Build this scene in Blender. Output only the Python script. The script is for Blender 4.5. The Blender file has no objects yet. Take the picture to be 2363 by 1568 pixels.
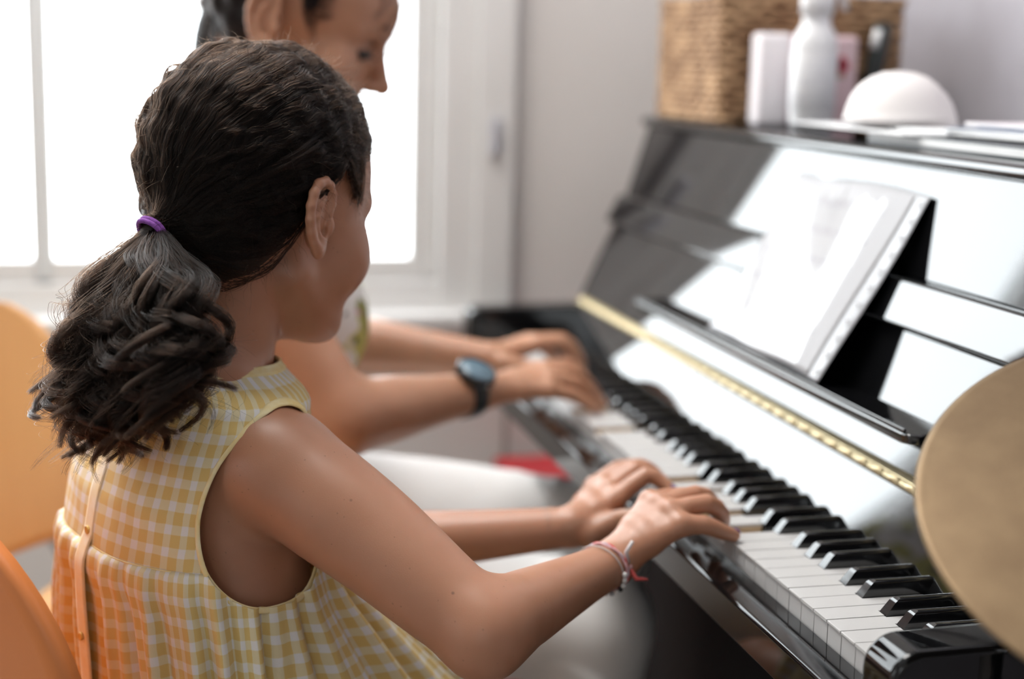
import bpy, math, random
import numpy as np
from mathutils import Vector, Matrix

# ---------------------------------------------------------------- scene, camera, sky, exposure
sc = bpy.context.scene
COL = sc.collection
random.seed(7)
RNG = np.random.default_rng(7)

CAM_POS = np.array([0.8936, -0.4985, 0.4123])          # z = 0 is the top of the white keys, the floor is at -0.72
YAW, PITCH, ROLL, FPX = 0.2444, 0.1846, 0.0250, 3445.2
IMG_W, IMG_H = 2363.0, 1568.0
_f = np.array([-math.cos(YAW) * math.cos(PITCH), math.sin(YAW) * math.cos(PITCH), -math.sin(PITCH)])
_r0 = np.array([math.sin(YAW), math.cos(YAW), 0.0])
_u0 = np.cross(_r0, _f)
_r = _r0 * math.cos(ROLL) + _u0 * math.sin(ROLL)
_u = -_r0 * math.sin(ROLL) + _u0 * math.cos(ROLL)
cam_data = bpy.data.cameras.new("camera")
cam = bpy.data.objects.new("camera", cam_data)
COL.objects.link(cam)
cam.matrix_world = Matrix(((_r[0], _u[0], -_f[0], CAM_POS[0]), (_r[1], _u[1], -_f[1], CAM_POS[1]),
                           (_r[2], _u[2], -_f[2], CAM_POS[2]), (0, 0, 0, 1)))
cam_data.sensor_fit = 'HORIZONTAL'
cam_data.sensor_width = 36.0
cam_data.lens = FPX / IMG_W * 36.0
cam_data.clip_start = 0.02
cam_data.dof.use_dof = True
cam_data.dof.focus_distance = 1.135
cam_data.dof.aperture_fstop = 2.35
sc.camera = cam

SKY_STRENGTH = 11.5
world = bpy.data.worlds.new("daylight_sky")
sc.world = world
world.use_nodes = True
wn = world.node_tree.nodes
wn["Background"].inputs["Color"].default_value = (0.93, 0.97, 1.0, 1)
wn["Background"].inputs["Strength"].default_value = SKY_STRENGTH

sc.view_settings.view_transform = 'Standard'
sc.view_settings.look = 'None'
sc.view_settings.gamma = 1.0
sc.view_settings.use_curve_mapping = False
sc.view_settings.exposure = -0.45
sc.cycles.use_denoising = True
sc.cycles.max_bounces = 7
sc.cycles.diffuse_bounces = 4
sc.cycles.glossy_bounces = 4
sc.cycles.transmission_bounces = 5
sc.cycles.transparent_max_bounces = 12
sc.cycles.sample_clamp_indirect = 6.0
sc.cycles.caustics_reflective = False
sc.cycles.caustics_refractive = False

FLOOR = -0.72
CEIL = 2.0
X_FAR, X_NEAR = -1.52, 3.1
Y_BACK, Y_ROOM = 0.60, -2.7

# ---------------------------------------------------------------- helpers: materials
def mat(name, color=(0.8, 0.8, 0.8), rough=0.5, **kw):
    m = bpy.data.materials.new(name)
    m.use_nodes = True
    b = m.node_tree.nodes["Principled BSDF"]
    b.inputs["Base Color"].default_value = (*color, 1)
    b.inputs["Roughness"].default_value = rough
    for k, v in kw.items():
        b.inputs[k.replace("_", " ")].default_value = v
    return m

def nd(m, t, **kw):
    n = m.node_tree.nodes.new(t)
    for k, v in kw.items():
        setattr(n, k, v)
    return n

def lk(m, a, b):
    m.node_tree.links.new(a, b)

def bsdf(m):
    return m.node_tree.nodes["Principled BSDF"]

def ramp(m, fac, stops):
    r = nd(m, "ShaderNodeValToRGB")
    el = r.color_ramp.elements
    while len(el) < len(stops):
        el.new(0.5)
    for e, (p, c) in zip(el, stops):
        e.position = p
        e.color = (*c, 1)
    lk(m, fac, r.inputs["Fac"])
    return r.outputs["Color"]

def noise_mat(name, c1, c2, scale=5.0, rough=0.6, bump=0.0, detail=4.0, stretch=None, rough2=None, bump_scale=None, **kw):
    m = mat(name, c1, rough, **kw)
    tc = nd(m, "ShaderNodeTexCoord")
    mp = nd(m, "ShaderNodeMapping")
    if stretch:
        mp.inputs["Scale"].default_value = stretch
    lk(m, tc.outputs["Object"], mp.inputs["Vector"])
    n = nd(m, "ShaderNodeTexNoise")
    n.inputs["Scale"].default_value = scale
    n.inputs["Detail"].default_value = detail
    lk(m, mp.outputs["Vector"], n.inputs["Vector"])
    lk(m, ramp(m, n.outputs["Fac"], [(0.3, c1), (0.7, c2)]), bsdf(m).inputs["Base Color"])
    if bump:
        bp = nd(m, "ShaderNodeBump")
        bp.inputs["Strength"].default_value = bump
        bp.inputs["Distance"].default_value = 0.002
        lk(m, n.outputs["Fac"], bp.inputs["Height"])
        lk(m, bp.outputs["Normal"], bsdf(m).inputs["Normal"])
    return m

# ---------------------------------------------------------------- helpers: objects
def put(o, parent=None, label=None, cat=None, group=None, kind=None):
    COL.objects.link(o)
    if parent is not None:
        o.parent = parent
    if label:
        o["label"] = label
    if cat:
        o["category"] = cat
    if group:
        o["group"] = group
    if kind:
        o["kind"] = kind
    return o

def empty(name, loc=(0, 0, 0), **kw):
    o = bpy.data.objects.new(name, None)
    o.location = loc
    o.empty_display_size = 0.05
    return put(o, **kw)

def fast_mesh(name, V, Fq, smooth=True, uv=None):
    """V (n,3) array, Fq (m,4) or (m,3) array of indices."""
    V = np.asarray(V, np.float32)
    Fq = np.asarray(Fq, np.int32)
    me = bpy.data.meshes.new(name)
    k = Fq.shape[1]
    me.vertices.add(len(V))
    me.vertices.foreach_set("co", V.ravel())
    me.loops.add(Fq.size)
    me.loops.foreach_set("vertex_index", Fq.ravel())
    me.polygons.add(len(Fq))
    me.polygons.foreach_set("loop_start", np.arange(0, Fq.size, k, dtype=np.int32))
    me.polygons.foreach_set("loop_total", np.full(len(Fq), k, np.int32))
    if uv is not None:
        l = me.uv_layers.new(name="UVMap")
        l.data.foreach_set("uv", np.asarray(uv, np.float32)[Fq.ravel()].ravel())
    me.update(calc_edges=True)
    me.validate()
    if smooth:
        me.polygons.foreach_set("use_smooth", np.ones(len(me.polygons), bool))
    return me

class MB:
    """collects simple shapes; build() links them as one mesh object"""
    def __init__(self):
        self.v, self.f = [], []

    def add(self, v, f):
        o = len(self.v)
        self.v += [tuple(map(float, p)) for p in v]
        self.f += [tuple(i + o for i in q) for q in f]
        return self

    def box(self, x0, x1, y0, y1, z0, z1):
        v = [(x, y, z) for z in (z0, z1) for y in (y0, y1) for x in (x0, x1)]
        return self.add(v, [(0, 2, 3, 1), (4, 5, 7, 6), (0, 1, 5, 4), (2, 6, 7, 3), (0, 4, 6, 2), (1, 3, 7, 5)])

    def prism(self, poly, axis, a, b):
        """poly in the plane perpendicular to axis: axis 0 -> (y,z), 1 -> (x,z), 2 -> (x,y)"""
        def P(p, t):
            return {0: (t, p[0], p[1]), 1: (p[0], t, p[1]), 2: (p[0], p[1], t)}[axis]
        n = len(poly)
        ar = sum(poly[i][0] * poly[(i + 1) % n][1] - poly[(i + 1) % n][0] * poly[i][1] for i in range(n))
        if (ar < 0) != (axis == 1):
            poly = poly[::-1]
        if b < a:
            a, b = b, a
        v = [P(p, a) for p in poly] + [P(p, b) for p in poly]
        f = [tuple(range(n))[::-1], tuple(range(n, 2 * n))]
        f += [(i, (i + 1) % n, n + (i + 1) % n, n + i) for i in range(n)]
        return self.add(v, f)

    def tube(self, pts, rad, seg=10, closed=False, cap=True):
        pts = [np.array(p, float) for p in pts]
        n = len(pts)
        rad = [rad] * n if np.isscalar(rad) else list(rad)
        up = np.array([0.0, 0.0, 1.0])
        vs, prev = [], None
        for i in range(n):
            if closed:
                t = pts[(i + 1) % n] - pts[i - 1]
            else:
                t = pts[min(i + 1, n - 1)] - pts[max(i - 1, 0)]
            t = t / (np.linalg.norm(t) + 1e-12)
            a = np.cross(t, up if prev is None else prev)
            if prev is None and np.linalg.norm(a) < 1e-3:
                a = np.cross(t, [1.0, 0, 0])
            if prev is not None:
                a = prev - t * (prev @ t)
            a /= np.linalg.norm(a) + 1e-12
            prev = a
            b = np.cross(t, a)
            vs += [pts[i] + rad[i] * (math.cos(k * 2 * math.pi / seg) * a + math.sin(k * 2 * math.pi / seg) * b) for k in range(seg)]
        fs = []
        for i in range(n if closed else n - 1):
            j = (i + 1) % n
            fs += [(i * seg + k, i * seg + (k + 1) % seg, j * seg + (k + 1) % seg, j * seg + k) for k in range(seg)]
        if cap and not closed:
            fs += [tuple(range(seg))[::-1], tuple((n - 1) * seg + k for k in range(seg))]
        return self.add(vs, fs)

    def lathe(self, prof, seg=48, M=None):
        """prof [(r,z)] around z"""
        vs = []
        for r, z in prof:
            for k in range(seg):
                a = 2 * math.pi * k / seg
                vs.append((r * math.cos(a), r * math.sin(a), z))
        fs = []
        for i in range(len(prof) - 1):
            fs += [(i * seg + k, i * seg + (k + 1) % seg, (i + 1) * seg + (k + 1) % seg, (i + 1) * seg + k) for k in range(seg)]
        if M is not None:
            vs = [tuple(M @ Vector(v)) for v in vs]
        return self.add(vs, fs)

    def grid(self, fn, nu, nv, closed_u=False):
        vs = [fn(i / (nu if closed_u else nu - 1), j / (nv - 1)) for j in range(nv) for i in range(nu)]
        fs = []
        for j in range(nv - 1):
            for i in range(nu if closed_u else nu - 1):
                k = (i + 1) % nu
                fs.append((j * nu + i, j * nu + k, (j + 1) * nu + k, (j + 1) * nu + i))
        return self.add(vs, fs)

    def mesh(self, name, smooth=False):
        me = bpy.data.meshes.new(name)
        me.from_pydata(self.v, [], self.f)
        me.update()
        if smooth:
            me.polygons.foreach_set("use_smooth", np.ones(len(me.polygons), bool))
        return me

    def build(self, name, m, parent=None, smooth=False, bevel=0.0, bseg=2, solid=0.0, subsurf=0, auto=None, loc=None, **kw):
        me = self.mesh(name, smooth or bevel > 0)
        if m is not None:
            me.materials.append(m)
        o = bpy.data.objects.new(name, me)
        if loc is not None:
            o.location = loc
        put(o, parent, **kw)
        if solid:
            s = o.modifiers.new("solid", 'SOLIDIFY')
            s.thickness = solid
            s.offset = 0
        if bevel:
            b = o.modifiers.new("bevel", 'BEVEL')
            b.width = bevel
            b.segments = bseg
            b.limit_method = 'ANGLE'
            b.angle_limit = math.radians(30)
            b.harden_normals = False
            w = o.modifiers.new("wn", 'WEIGHTED_NORMAL')
            w.keep_sharp = False
        if subsurf:
            s = o.modifiers.new("sub", 'SUBSURF')
            s.levels = subsurf
            s.render_levels = subsurf
        return o

def obj(name, me, m, parent=None, **kw):
    if m is not None:
        me.materials.append(m)
    return put(bpy.data.objects.new(name, me), parent, **kw)

# pixel -> world on a plane x = const etc. (only used to take measurements of where things stand)
def ray(px, py):
    return _f * FPX + _r * (px - IMG_W / 2) - _u * (py - IMG_H / 2)

def onX(px, py, x):
    d = ray(px, py)
    return CAM_POS + d * (x - CAM_POS[0]) / d[0]

def onY(px, py, y):
    d = ray(px, py)
    return CAM_POS + d * (y - CAM_POS[1]) / d[1]

def onZ(px, py, z):
    d = ray(px, py)
    return CAM_POS + d * (z - CAM_POS[2]) / d[2]

# ---------------------------------------------------------------- helpers: smooth bodies from distance fields
class Body:
    """list of round cones and ellipsoids joined smoothly into one continuous skin"""
    def __init__(self):
        self.p = []

    def cone(self, a, b, r1, r2, k=0.012, flat=None, op='u'):
        self.p.append(('c', np.array(a, float), np.array(b, float), r1, r2, k, flat, op))
        return self

    def ell(self, c, rad, axes=None, k=0.012, op='u'):
        A = np.eye(3) if axes is None else np.array(axes, float)
        self.p.append(('e', np.array(c, float), np.array(rad, float), A, None, k, None, op))
        return self

    def chain(self, pts, rads, k=0.012, sub=6):
        """a limb: one smooth tapering tube through the points"""
        P, R = np.array(pts, float), np.array(rads, float)
        n = len(P)
        if sub > 1:
            Q = np.concatenate([2 * P[:1] - P[1:2], P, 2 * P[-1:] - P[-2:-1]])
            q = np.concatenate([2 * R[:1] - R[1:2], R, 2 * R[-1:] - R[-2:-1]])
            oP, oR = [], []
            for i in range(n - 1):
                for t in np.arange(sub) / sub:
                    w = (-.5 * t + t * t - .5 * t ** 3, 1 - 2.5 * t * t + 1.5 * t ** 3, .5 * t + 2 * t * t - 1.5 * t ** 3, -.5 * t * t + .5 * t ** 3)
                    oP.append(sum(w[j] * Q[i + j] for j in range(4)))
                    oR.append(sum(w[j] * q[i + j] for j in range(4)))
            P, R = np.array(oP + [P[-1]]), np.array(oR + [R[-1]])
        self.p.append(('n', P, R, None, None, k, None, 'u'))
        return self

    @staticmethod
    def _cone(P, a, b, r1, r2):
        ba = b - a
        l2 = float(ba @ ba)
        rr = r1 - r2
        a2 = l2 - rr * rr
        if a2 <= 1e-12:
            c, r = (a, r1) if r1 > r2 else (b, r2)
            return np.sqrt(((P - c) ** 2).sum(-1)) - r
        il2 = 1.0 / l2
        pa = P - a
        y = pa @ ba
        z = y - l2
        x2 = ((pa * l2 - y[..., None] * ba) ** 2).sum(-1)
        y2 = y * y * l2
        z2 = z * z * l2
        k = np.sign(rr) * rr * rr * x2
        d = (np.sqrt(x2 * a2 * il2) + y * rr) * il2 - r1
        m1 = np.sign(z) * a2 * z2 > k
        m2 = np.sign(y) * a2 * y2 < k
        d = np.where(m2, np.sqrt(x2 + y2) * il2 - r1, d)
        d = np.where(m1, np.sqrt(x2 + z2) * il2 - r2, d)
        return d

    def field(self, lo, hi, h):
        lo = np.array(lo, float)
        n = np.ceil((np.array(hi, float) - lo) / h).astype(int) + 1
        F = np.full(n, 0.05, np.float32)
        ax = [lo[i] + h * np.arange(n[i]) for i in range(3)]
        for t, a, b, c, d, k, flat, op in self.p:
            if t == 'c':
                rm = max(c, d) + abs(k) + 0.006
                bl, bh = np.minimum(a, b) - rm, np.maximum(a, b) + rm
            elif t == 'n':
                rm = b.max() + abs(k) + 0.006
                bl, bh = a.min(0) - rm, a.max(0) + rm
            else:
                rm = b.max() + abs(k) + 0.006
                bl, bh = a - rm, a + rm
            i0 = np.maximum(np.floor((bl - lo) / h).astype(int), 0)
            i1 = np.minimum(np.ceil((bh - lo) / h).astype(int) + 1, n)
            if (i1 <= i0).any():
                continue
            s = tuple(slice(p, q) for p, q in zip(i0, i1))
            G = np.stack(np.meshgrid(ax[0][s[0]], ax[1][s[1]], ax[2][s[2]], indexing='ij'), -1)
            if t == 'c':
                if flat is not None:         # (axis, factor): squash across an axis
                    w, fac = np.array(flat[0], float), flat[1]
                    G = G + ((G - a) @ w)[..., None] * w * (1 / fac - 1)
                    bb = b + ((b - a) @ w) * w * (1 / fac - 1)
                    D = self._cone(G, a, bb, c, d) * (0.5 + 0.5 * fac)
                else:
                    D = self._cone(G, a, b, c, d)
            elif t == 'n':
                D = np.full(G.shape[:3], 1.0)
                for i in range(len(a) - 1):
                    # only look near this piece
                    rm2 = max(b[i], b[i + 1]) + abs(k) + 0.012
                    c0, c1 = np.minimum(a[i], a[i + 1]) - rm2, np.maximum(a[i], a[i + 1]) + rm2
                    j0 = np.clip(np.floor((c0 - lo) / h).astype(int) - i0, 0, None)
                    j1 = np.minimum(np.ceil((c1 - lo) / h).astype(int) + 1 - i0, i1 - i0)
                    if (j1 <= j0).any():
                        continue
                    ss = tuple(slice(p, q) for p, q in zip(j0, j1))
                    D[ss] = np.minimum(D[ss], self._cone(G[ss], a[i], a[i + 1], b[i], b[i + 1]))
            else:
                L = (G - a) @ c.T
                k0 = np.sqrt(((L / b) ** 2).sum(-1))
                k1 = np.sqrt(((L / (b * b)) ** 2).sum(-1)) + 1e-9
                D = k0 * (k0 - 1) / k1
            D = D.astype(np.float32)
            f = F[s]
            if op == 'u':
                hh = np.clip(0.5 + 0.5 * (f - D) / k, 0, 1)
                F[s] = f * (1 - hh) + D * hh - k * hh * (1 - hh)
            else:
                hh = np.clip(0.5 - 0.5 * (f + D) / k, 0, 1)
                F[s] = f * (1 - hh) - D * hh + k * hh * (1 - hh)
        return F, lo, h

def surface_net(F, lo, h):
    I = F < 0
    nx, ny, nz = F.shape
    c = np.zeros((nx - 1, ny - 1, nz - 1), np.int8)
    for dx in (0, 1):
        for dy in (0, 1):
            for dz in (0, 1):
                c += I[dx:nx - 1 + dx, dy:ny - 1 + dy, dz:nz - 1 + dz]
    act = np.argwhere((c > 0) & (c < 8))
    idx = np.full(c.shape, -1, np.int32)
    idx[tuple(act.T)] = np.arange(len(act), dtype=np.int32)
    acc = np.zeros((len(act), 3))
    cnt = np.zeros(len(act))
    cor = [(x, y, z) for x in (0, 1) for y in (0, 1) for z in (0, 1)]
    val = {q: F[act[:, 0] + q[0], act[:, 1] + q[1], act[:, 2] + q[2]].astype(float) for q in cor}
    for p in cor:
        for a in range(3):
            if p[a] == 0:
                q = list(p)
                q[a] = 1
                q = tuple(q)
                f0, f1 = val[p], val[q]
                m = (f0 < 0) != (f1 < 0)
                t = np.where(m, f0 / np.where(m, f0 - f1, 1), 0)
                P = np.tile(np.array(p, float), (len(act), 1))
                P[:, a] += t
                acc += P * m[:, None]
                cnt += m
    V = lo + h * (act + acc / cnt[:, None])
    quads = []
    for a in range(3):
        b, d = (a + 1) % 3, (a + 2) % 3
        s0 = [slice(None)] * 3
        s1 = [slice(None)] * 3
        s0[a], s1[a] = slice(0, F.shape[a] - 1), slice(1, F.shape[a])
        A, B = I[tuple(s0)], I[tuple(s1)]
        for flip in (False, True):
            e = np.argwhere(A & ~B) if not flip else np.argwhere(~A & B)
            e = e[(e[:, b] > 0) & (e[:, d] > 0) & (e[:, b] < c.shape[b]) & (e[:, d] < c.shape[d])]
            o = []
            for db, dd in ((-1, -1), (0, -1), (0, 0), (-1, 0)):
                g = e.copy()
                g[:, b] += db
                g[:, d] += dd
                o.append(idx[tuple(g.T)])
            q = np.stack(o, 1)
            quads.append(q[:, ::-1] if flip else q)
    Q = np.concatenate(quads)
    return V, Q[(Q >= 0).all(1)]

def body_mesh(name, body, boxes, smooth=True):
    """boxes: [(lo, hi, voxel)] finest first; coarser ones leave out what a finer one covers"""
    Vs, Qs, off = [], [], 0
    for i, (lo, hi, h) in enumerate(boxes):
        V, Q = surface_net(*body.field(lo, hi, h))
        cen = V[Q].mean(1)
        keep = np.ones(len(Q), bool)
        for lo2, hi2, h2 in boxes[:i]:
            keep &= ~((cen > np.array(lo2) + 1.5 * h2 + h) & (cen < np.array(hi2) - 1.5 * h2 - h)).all(1)
        Q = Q[keep]
        Vs.append(V)
        Qs.append(Q + off)
        off += len(V)
    V, Q = np.concatenate(Vs), np.concatenate(Qs)
    used = np.unique(Q)
    remap = np.full(len(V), -1, np.int64)
    remap[used] = np.arange(len(used))
    return fast_mesh(name, V[used], remap[Q], smooth)

def strands(name, P, rad, m, parent, kind='stuff', **kw):
    """P (n,k,3) strand points, rad (k,) or (n,k)"""
    n, k, _ = P.shape
    cu = bpy.data.hair_curves.new(name)
    cu.add_curves([k] * n)
    cu.attributes["position"].data.foreach_set("vector", P.astype(np.float32).ravel())
    at = cu.attributes.get("radius") or cu.attributes.new("radius", 'FLOAT', 'POINT')
    at.data.foreach_set("value", np.broadcast_to(np.asarray(rad, np.float32), (n, k)).ravel().copy())
    cu.materials.append(m)
    o = bpy.data.objects.new(name, cu)
    return put(o, parent, kind=kind, **kw)
# ---------------------------------------------------------------- materials of the room
M_wall = noise_mat("painted_wall", (0.66, 0.635, 0.61), (0.70, 0.675, 0.655), 3.0, 0.75, 0.05)
M_wall_shaded = noise_mat("shaded_wall", (0.36, 0.335, 0.36), (0.50, 0.48, 0.53), 4.0, 0.75, 0.05)  # white wall, its shade put into the colour along with soft stains
M_trim = noise_mat("white_gloss_trim", (0.67, 0.665, 0.655), (0.70, 0.695, 0.69), 8.0, 0.35)
M_ceil = noise_mat("ceiling_paint", (0.82, 0.82, 0.81), (0.85, 0.85, 0.84), 6.0, 0.8)
M_floor = noise_mat("grey_floor", (0.27, 0.235, 0.21), (0.34, 0.30, 0.27), 14.0, 0.45, 0.05)
M_gasket = mat("dark_gap", (0.30, 0.27, 0.25), 0.8)

M_pane = bpy.data.materials.new("window_glass")
M_pane.use_nodes = True
_nt = M_pane.node_tree
_nt.nodes.clear()
_o = _nt.nodes.new("ShaderNodeOutputMaterial")
_t = _nt.nodes.new("ShaderNodeBsdfTransparent")
_t.inputs["Color"].default_value = (0.97, 0.98, 0.98, 1)
_g = _nt.nodes.new("ShaderNodeBsdfGlossy")
_g.inputs["Roughness"].default_value = 0.02
_x = _nt.nodes.new("ShaderNodeMixShader")
_x.inputs["Fac"].default_value = 0.05
_nt.links.new(_t.outputs[0], _x.inputs[1])
_nt.links.new(_g.outputs[0], _x.inputs[2])
_nt.links.new(_x.outputs[0], _o.inputs["Surface"])

# ---------------------------------------------------------------- room shell
WT = 0.12
W1 = dict(y0=-1.60, y1=-0.028, z0=0.052, z1=1.88)        # opening in the far wall
W2 = dict(x0=0.40, x1=0.80, z0=0.40, z1=1.40)             # unseen opening behind the players, added and sized for fill light
W3 = dict(y0=-1.45, y1=-1.05, z0=0.45, z1=1.35)             # unseen opening behind the camera, put in as fill light
MB().box(X_FAR - WT, X_NEAR + WT, Y_ROOM - WT, Y_BACK + WT, FLOOR - 0.06, FLOOR).build("floor", M_floor, kind='structure')
MB().box(X_FAR - WT, X_NEAR + WT, Y_ROOM - WT, Y_BACK + WT, CEIL, CEIL + 0.06).build("ceiling", M_ceil, kind='structure')
w = MB()
w.box(X_FAR - WT, X_FAR, Y_ROOM, W1['y0'], FLOOR, CEIL)
w.box(X_FAR - WT, X_FAR, W1['y1'], Y_BACK, FLOOR, CEIL)
w.box(X_FAR - WT, X_FAR, W1['y0'], W1['y1'], FLOOR, W1['z0'])
w.box(X_FAR - WT, X_FAR, W1['y0'], W1['y1'], W1['z1'], CEIL)
w.build("wall_far", M_wall, kind='structure')
MB().box(X_FAR - WT, X_NEAR + WT, Y_BACK, Y_BACK + WT, FLOOR, CEIL).build("wall_back", M_wall_shaded, kind='structure')
w = MB()
w.box(X_FAR - WT, W2['x0'], Y_ROOM - WT, Y_ROOM, FLOOR, CEIL)
w.box(W2['x1'], X_NEAR + WT, Y_ROOM - WT, Y_ROOM, FLOOR, CEIL)
w.box(W2['x0'], W2['x1'], Y_ROOM - WT, Y_ROOM, FLOOR, W2['z0'])
w.box(W2['x0'], W2['x1'], Y_ROOM - WT, Y_ROOM, W2['z1'], CEIL)
w.build("wall_left", M_wall, kind='structure')
w = MB()
w.box(X_NEAR, X_NEAR + WT, Y_ROOM, W3['y0'], FLOOR, CEIL)
w.box(X_NEAR, X_NEAR + WT, W3['y1'], Y_BACK, FLOOR, CEIL)
w.box(X_NEAR, X_NEAR + WT, W3['y0'], W3['y1'], FLOOR, W3['z0'])
w.box(X_NEAR, X_NEAR + WT, W3['y0'], W3['y1'], W3['z1'], CEIL)
w.build("wall_near", M_wall, kind='structure')

# far window: casing, jamb, two sashes, panes, sill
win = empty("window_1", (X_FAR, 0, 0), kind='structure')
def wpart(mb, name, m=M_trim, bevel=0.003, **kw):
    o = mb.build(name, m, bevel=bevel, **kw)
    o.parent = win
    o.matrix_parent_inverse = Matrix.Translation((-X_FAR, 0, 0))
    return o
XF = X_FAR
wpart(MB().box(XF, XF + 0.022, -0.028, 0.030, -0.02, 1.94), "casing_board")
wpart(MB().box(XF, XF + 0.034, 0.030, 0.092, -0.02, 1.94), "casing_back_band")
wpart(MB().box(XF, XF + 0.004, 0.092, 0.099, FLOOR, 1.94), "casing_gap", M_gasket, 0)
wpart(MB().box(XF, XF + 0.022, -1.72, -1.60, -0.02, 1.94), "casing_board")
wpart(MB().box(XF, XF + 0.024, -1.72, 0.092, 1.88, 1.97), "casing_head")
wpart(MB().box(XF - 0.10, XF - 0.004, -0.050, -0.030, 0.052, 1.88), "jamb")
wpart(MB().box(XF - 0.10, XF - 0.004, -1.60, -1.575, 0.052, 1.88), "jamb")
for (a, b) in ((-0.640, -0.052), (-1.573, -0.664)):
    s = MB()
    g = 0.02
    s.box(XF - 0.045, XF - 0.004, a, a + (g if a < -1 else 0.004), 0.052, 1.88)
    s.box(XF - 0.045, XF - 0.004, b - (g if b > -0.3 else 0.004), b, 0.052, 1.88)
    ga, gb = (g if a < -1 else 0.004), (g if b > -0.3 else 0.004)
    s.box(XF - 0.045, XF - 0.004, a + ga, b - gb, 0.052, 0.088)
    s.box(XF - 0.045, XF - 0.004, a + ga, b - gb, 1.83, 1.88)
    wpart(s, "sash", bevel=0)
    wpart(MB().box(XF - 0.030, XF - 0.025, a + 0.003, b - 0.003, 0.086, 1.832), "pane", M_pane, 0)
wpart(MB().box(XF - 0.075, XF - 0.015, -0.664, -0.640, 0.052, 1.88), "mullion", mat("grey_mullion", (0.74, 0.76, 0.77), 0.5))
wpart(MB().box(XF - 0.10, XF + 0.055, -1.74, 0.10, -0.022, 0.004), "sill", bevel=0.006)
wpart(MB().box(XF, XF + 0.018, -1.72, 0.09, -0.10, -0.022), "apron")
wpart(MB().box(XF - 0.10, XF + 0.010, -1.60, -0.028, 0.004, 0.052), "sill_upstand")
latch = wpart(MB().box(XF + 0.034, XF + 0.046, 0.050, 0.066, 0.26, 0.32), "latch", mat("latch_metal", (0.55, 0.55, 0.6), 0.35, Metallic=0.6))

def plain_window(name, axis, pos, a0, a1, z0, z1, n):  # for the windows out of view, put in to fill the room with light
    e = empty(name, kind='structure')
    fr = MB()
    def bx(p0, p1, q0, q1, za, zb, mb):
        if axis == 0:
            mb.box(p0, p1, q0, q1, za, zb)
        else:
            mb.box(q0, q1, p0, p1, za, zb)
    d0, d1 = (pos + 0.02, pos + 0.07) if axis == 0 else (pos - 0.07, pos - 0.02)
    for q0, q1, za, zb in ((a0 + .05, a1 - .05, z0, z0 + .05), (a0 + .05, a1 - .05, z1 - .05, z1), (a0, a0 + .05, z0, z1), (a1 - .05, a1, z0, z1)):
        bx(d0, d1, q0, q1, za, zb, fr)
    for i in range(1, n):
        c = a0 + (a1 - a0) * i / n
        bx(d0, d1, c - .02, c + .02, z0 + .05, z1 - .05, fr)
    fr.build("window_frame", M_trim, e)
    g = MB()
    bx((d0 + d1) / 2 - .003, (d0 + d1) / 2 + .003, a0 + .04, a1 - .04, z0 + .04, z1 - .04, g)
    g.build("pane", M_pane, e)
plain_window("fill_window_2", 1, Y_ROOM, W2['x0'], W2['x1'], W2['z0'], W2['z1'], 1)
plain_window("fill_window_3", 0, X_NEAR, W3['y0'], W3['y1'], W3['z0'], W3['z1'], 1)

# unseen light panel on the ceiling, added to brighten arms and hands
M_toplight = bpy.data.materials.new("top_light_glow")
M_toplight.use_nodes = True
bsdf(M_toplight).inputs["Base Color"].default_value = (0.8, 0.8, 0.8, 1)
bsdf(M_toplight).inputs["Emission Color"].default_value = (1.0, 0.97, 0.93, 1)
bsdf(M_toplight).inputs["Emission Strength"].default_value = 22.0
toplight_ = empty("added_top_light", (-0.80, -0.55, CEIL), label="added light panel out of view on the ceiling, brightening the two players from above", cat="added light")
MB().box(-0.60, 0.60, -0.33, 0.33, -0.030, -0.012).build("top_light_panel", M_toplight, toplight_)
fr_ = MB()
fr_.box(-0.63, 0.63, -0.36, -0.332, -0.036, -0.001); fr_.box(-0.63, 0.63, 0.332, 0.36, -0.036, -0.001)
fr_.box(-0.63, -0.602, -0.332, 0.332, -0.036, -0.001); fr_.box(0.602, 0.63, -0.332, 0.332, -0.036, -0.001)
fr_.build("top_light_frame", M_trim, toplight_)

def portal(loc, rot, sx, sy):
    l = bpy.data.lights.new("window_portal", 'AREA')
    l.shape = 'RECTANGLE'
    l.size, l.size_y = sx, sy
    l.cycles.is_portal = True
    o = bpy.data.objects.new("window_portal", l)
    o.location = loc
    o.rotation_euler = rot
    COL.objects.link(o)
# portals only steer the sampling of the sky; they give no light of their own
portal((XF - 0.11, (W1['y0'] + W1['y1']) / 2, (W1['z0'] + W1['z1']) / 2), (math.radians(90), 0, math.radians(-90)), W1['y1'] - W1['y0'], W1['z1'] - W1['z0'])
portal(((W2['x0'] + W2['x1']) / 2, Y_ROOM - 0.11, (W2['z0'] + W2['z1']) / 2), (math.radians(90), 0, math.radians(0)), W2['x1'] - W2['x0'], W2['z1'] - W2['z0'])
portal((X_NEAR + 0.11, (W3['y0'] + W3['y1']) / 2, (W3['z0'] + W3['z1']) / 2), (math.radians(90), 0, math.radians(90)), W3['y1'] - W3['y0'], W3['z1'] - W3['z0'])

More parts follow.
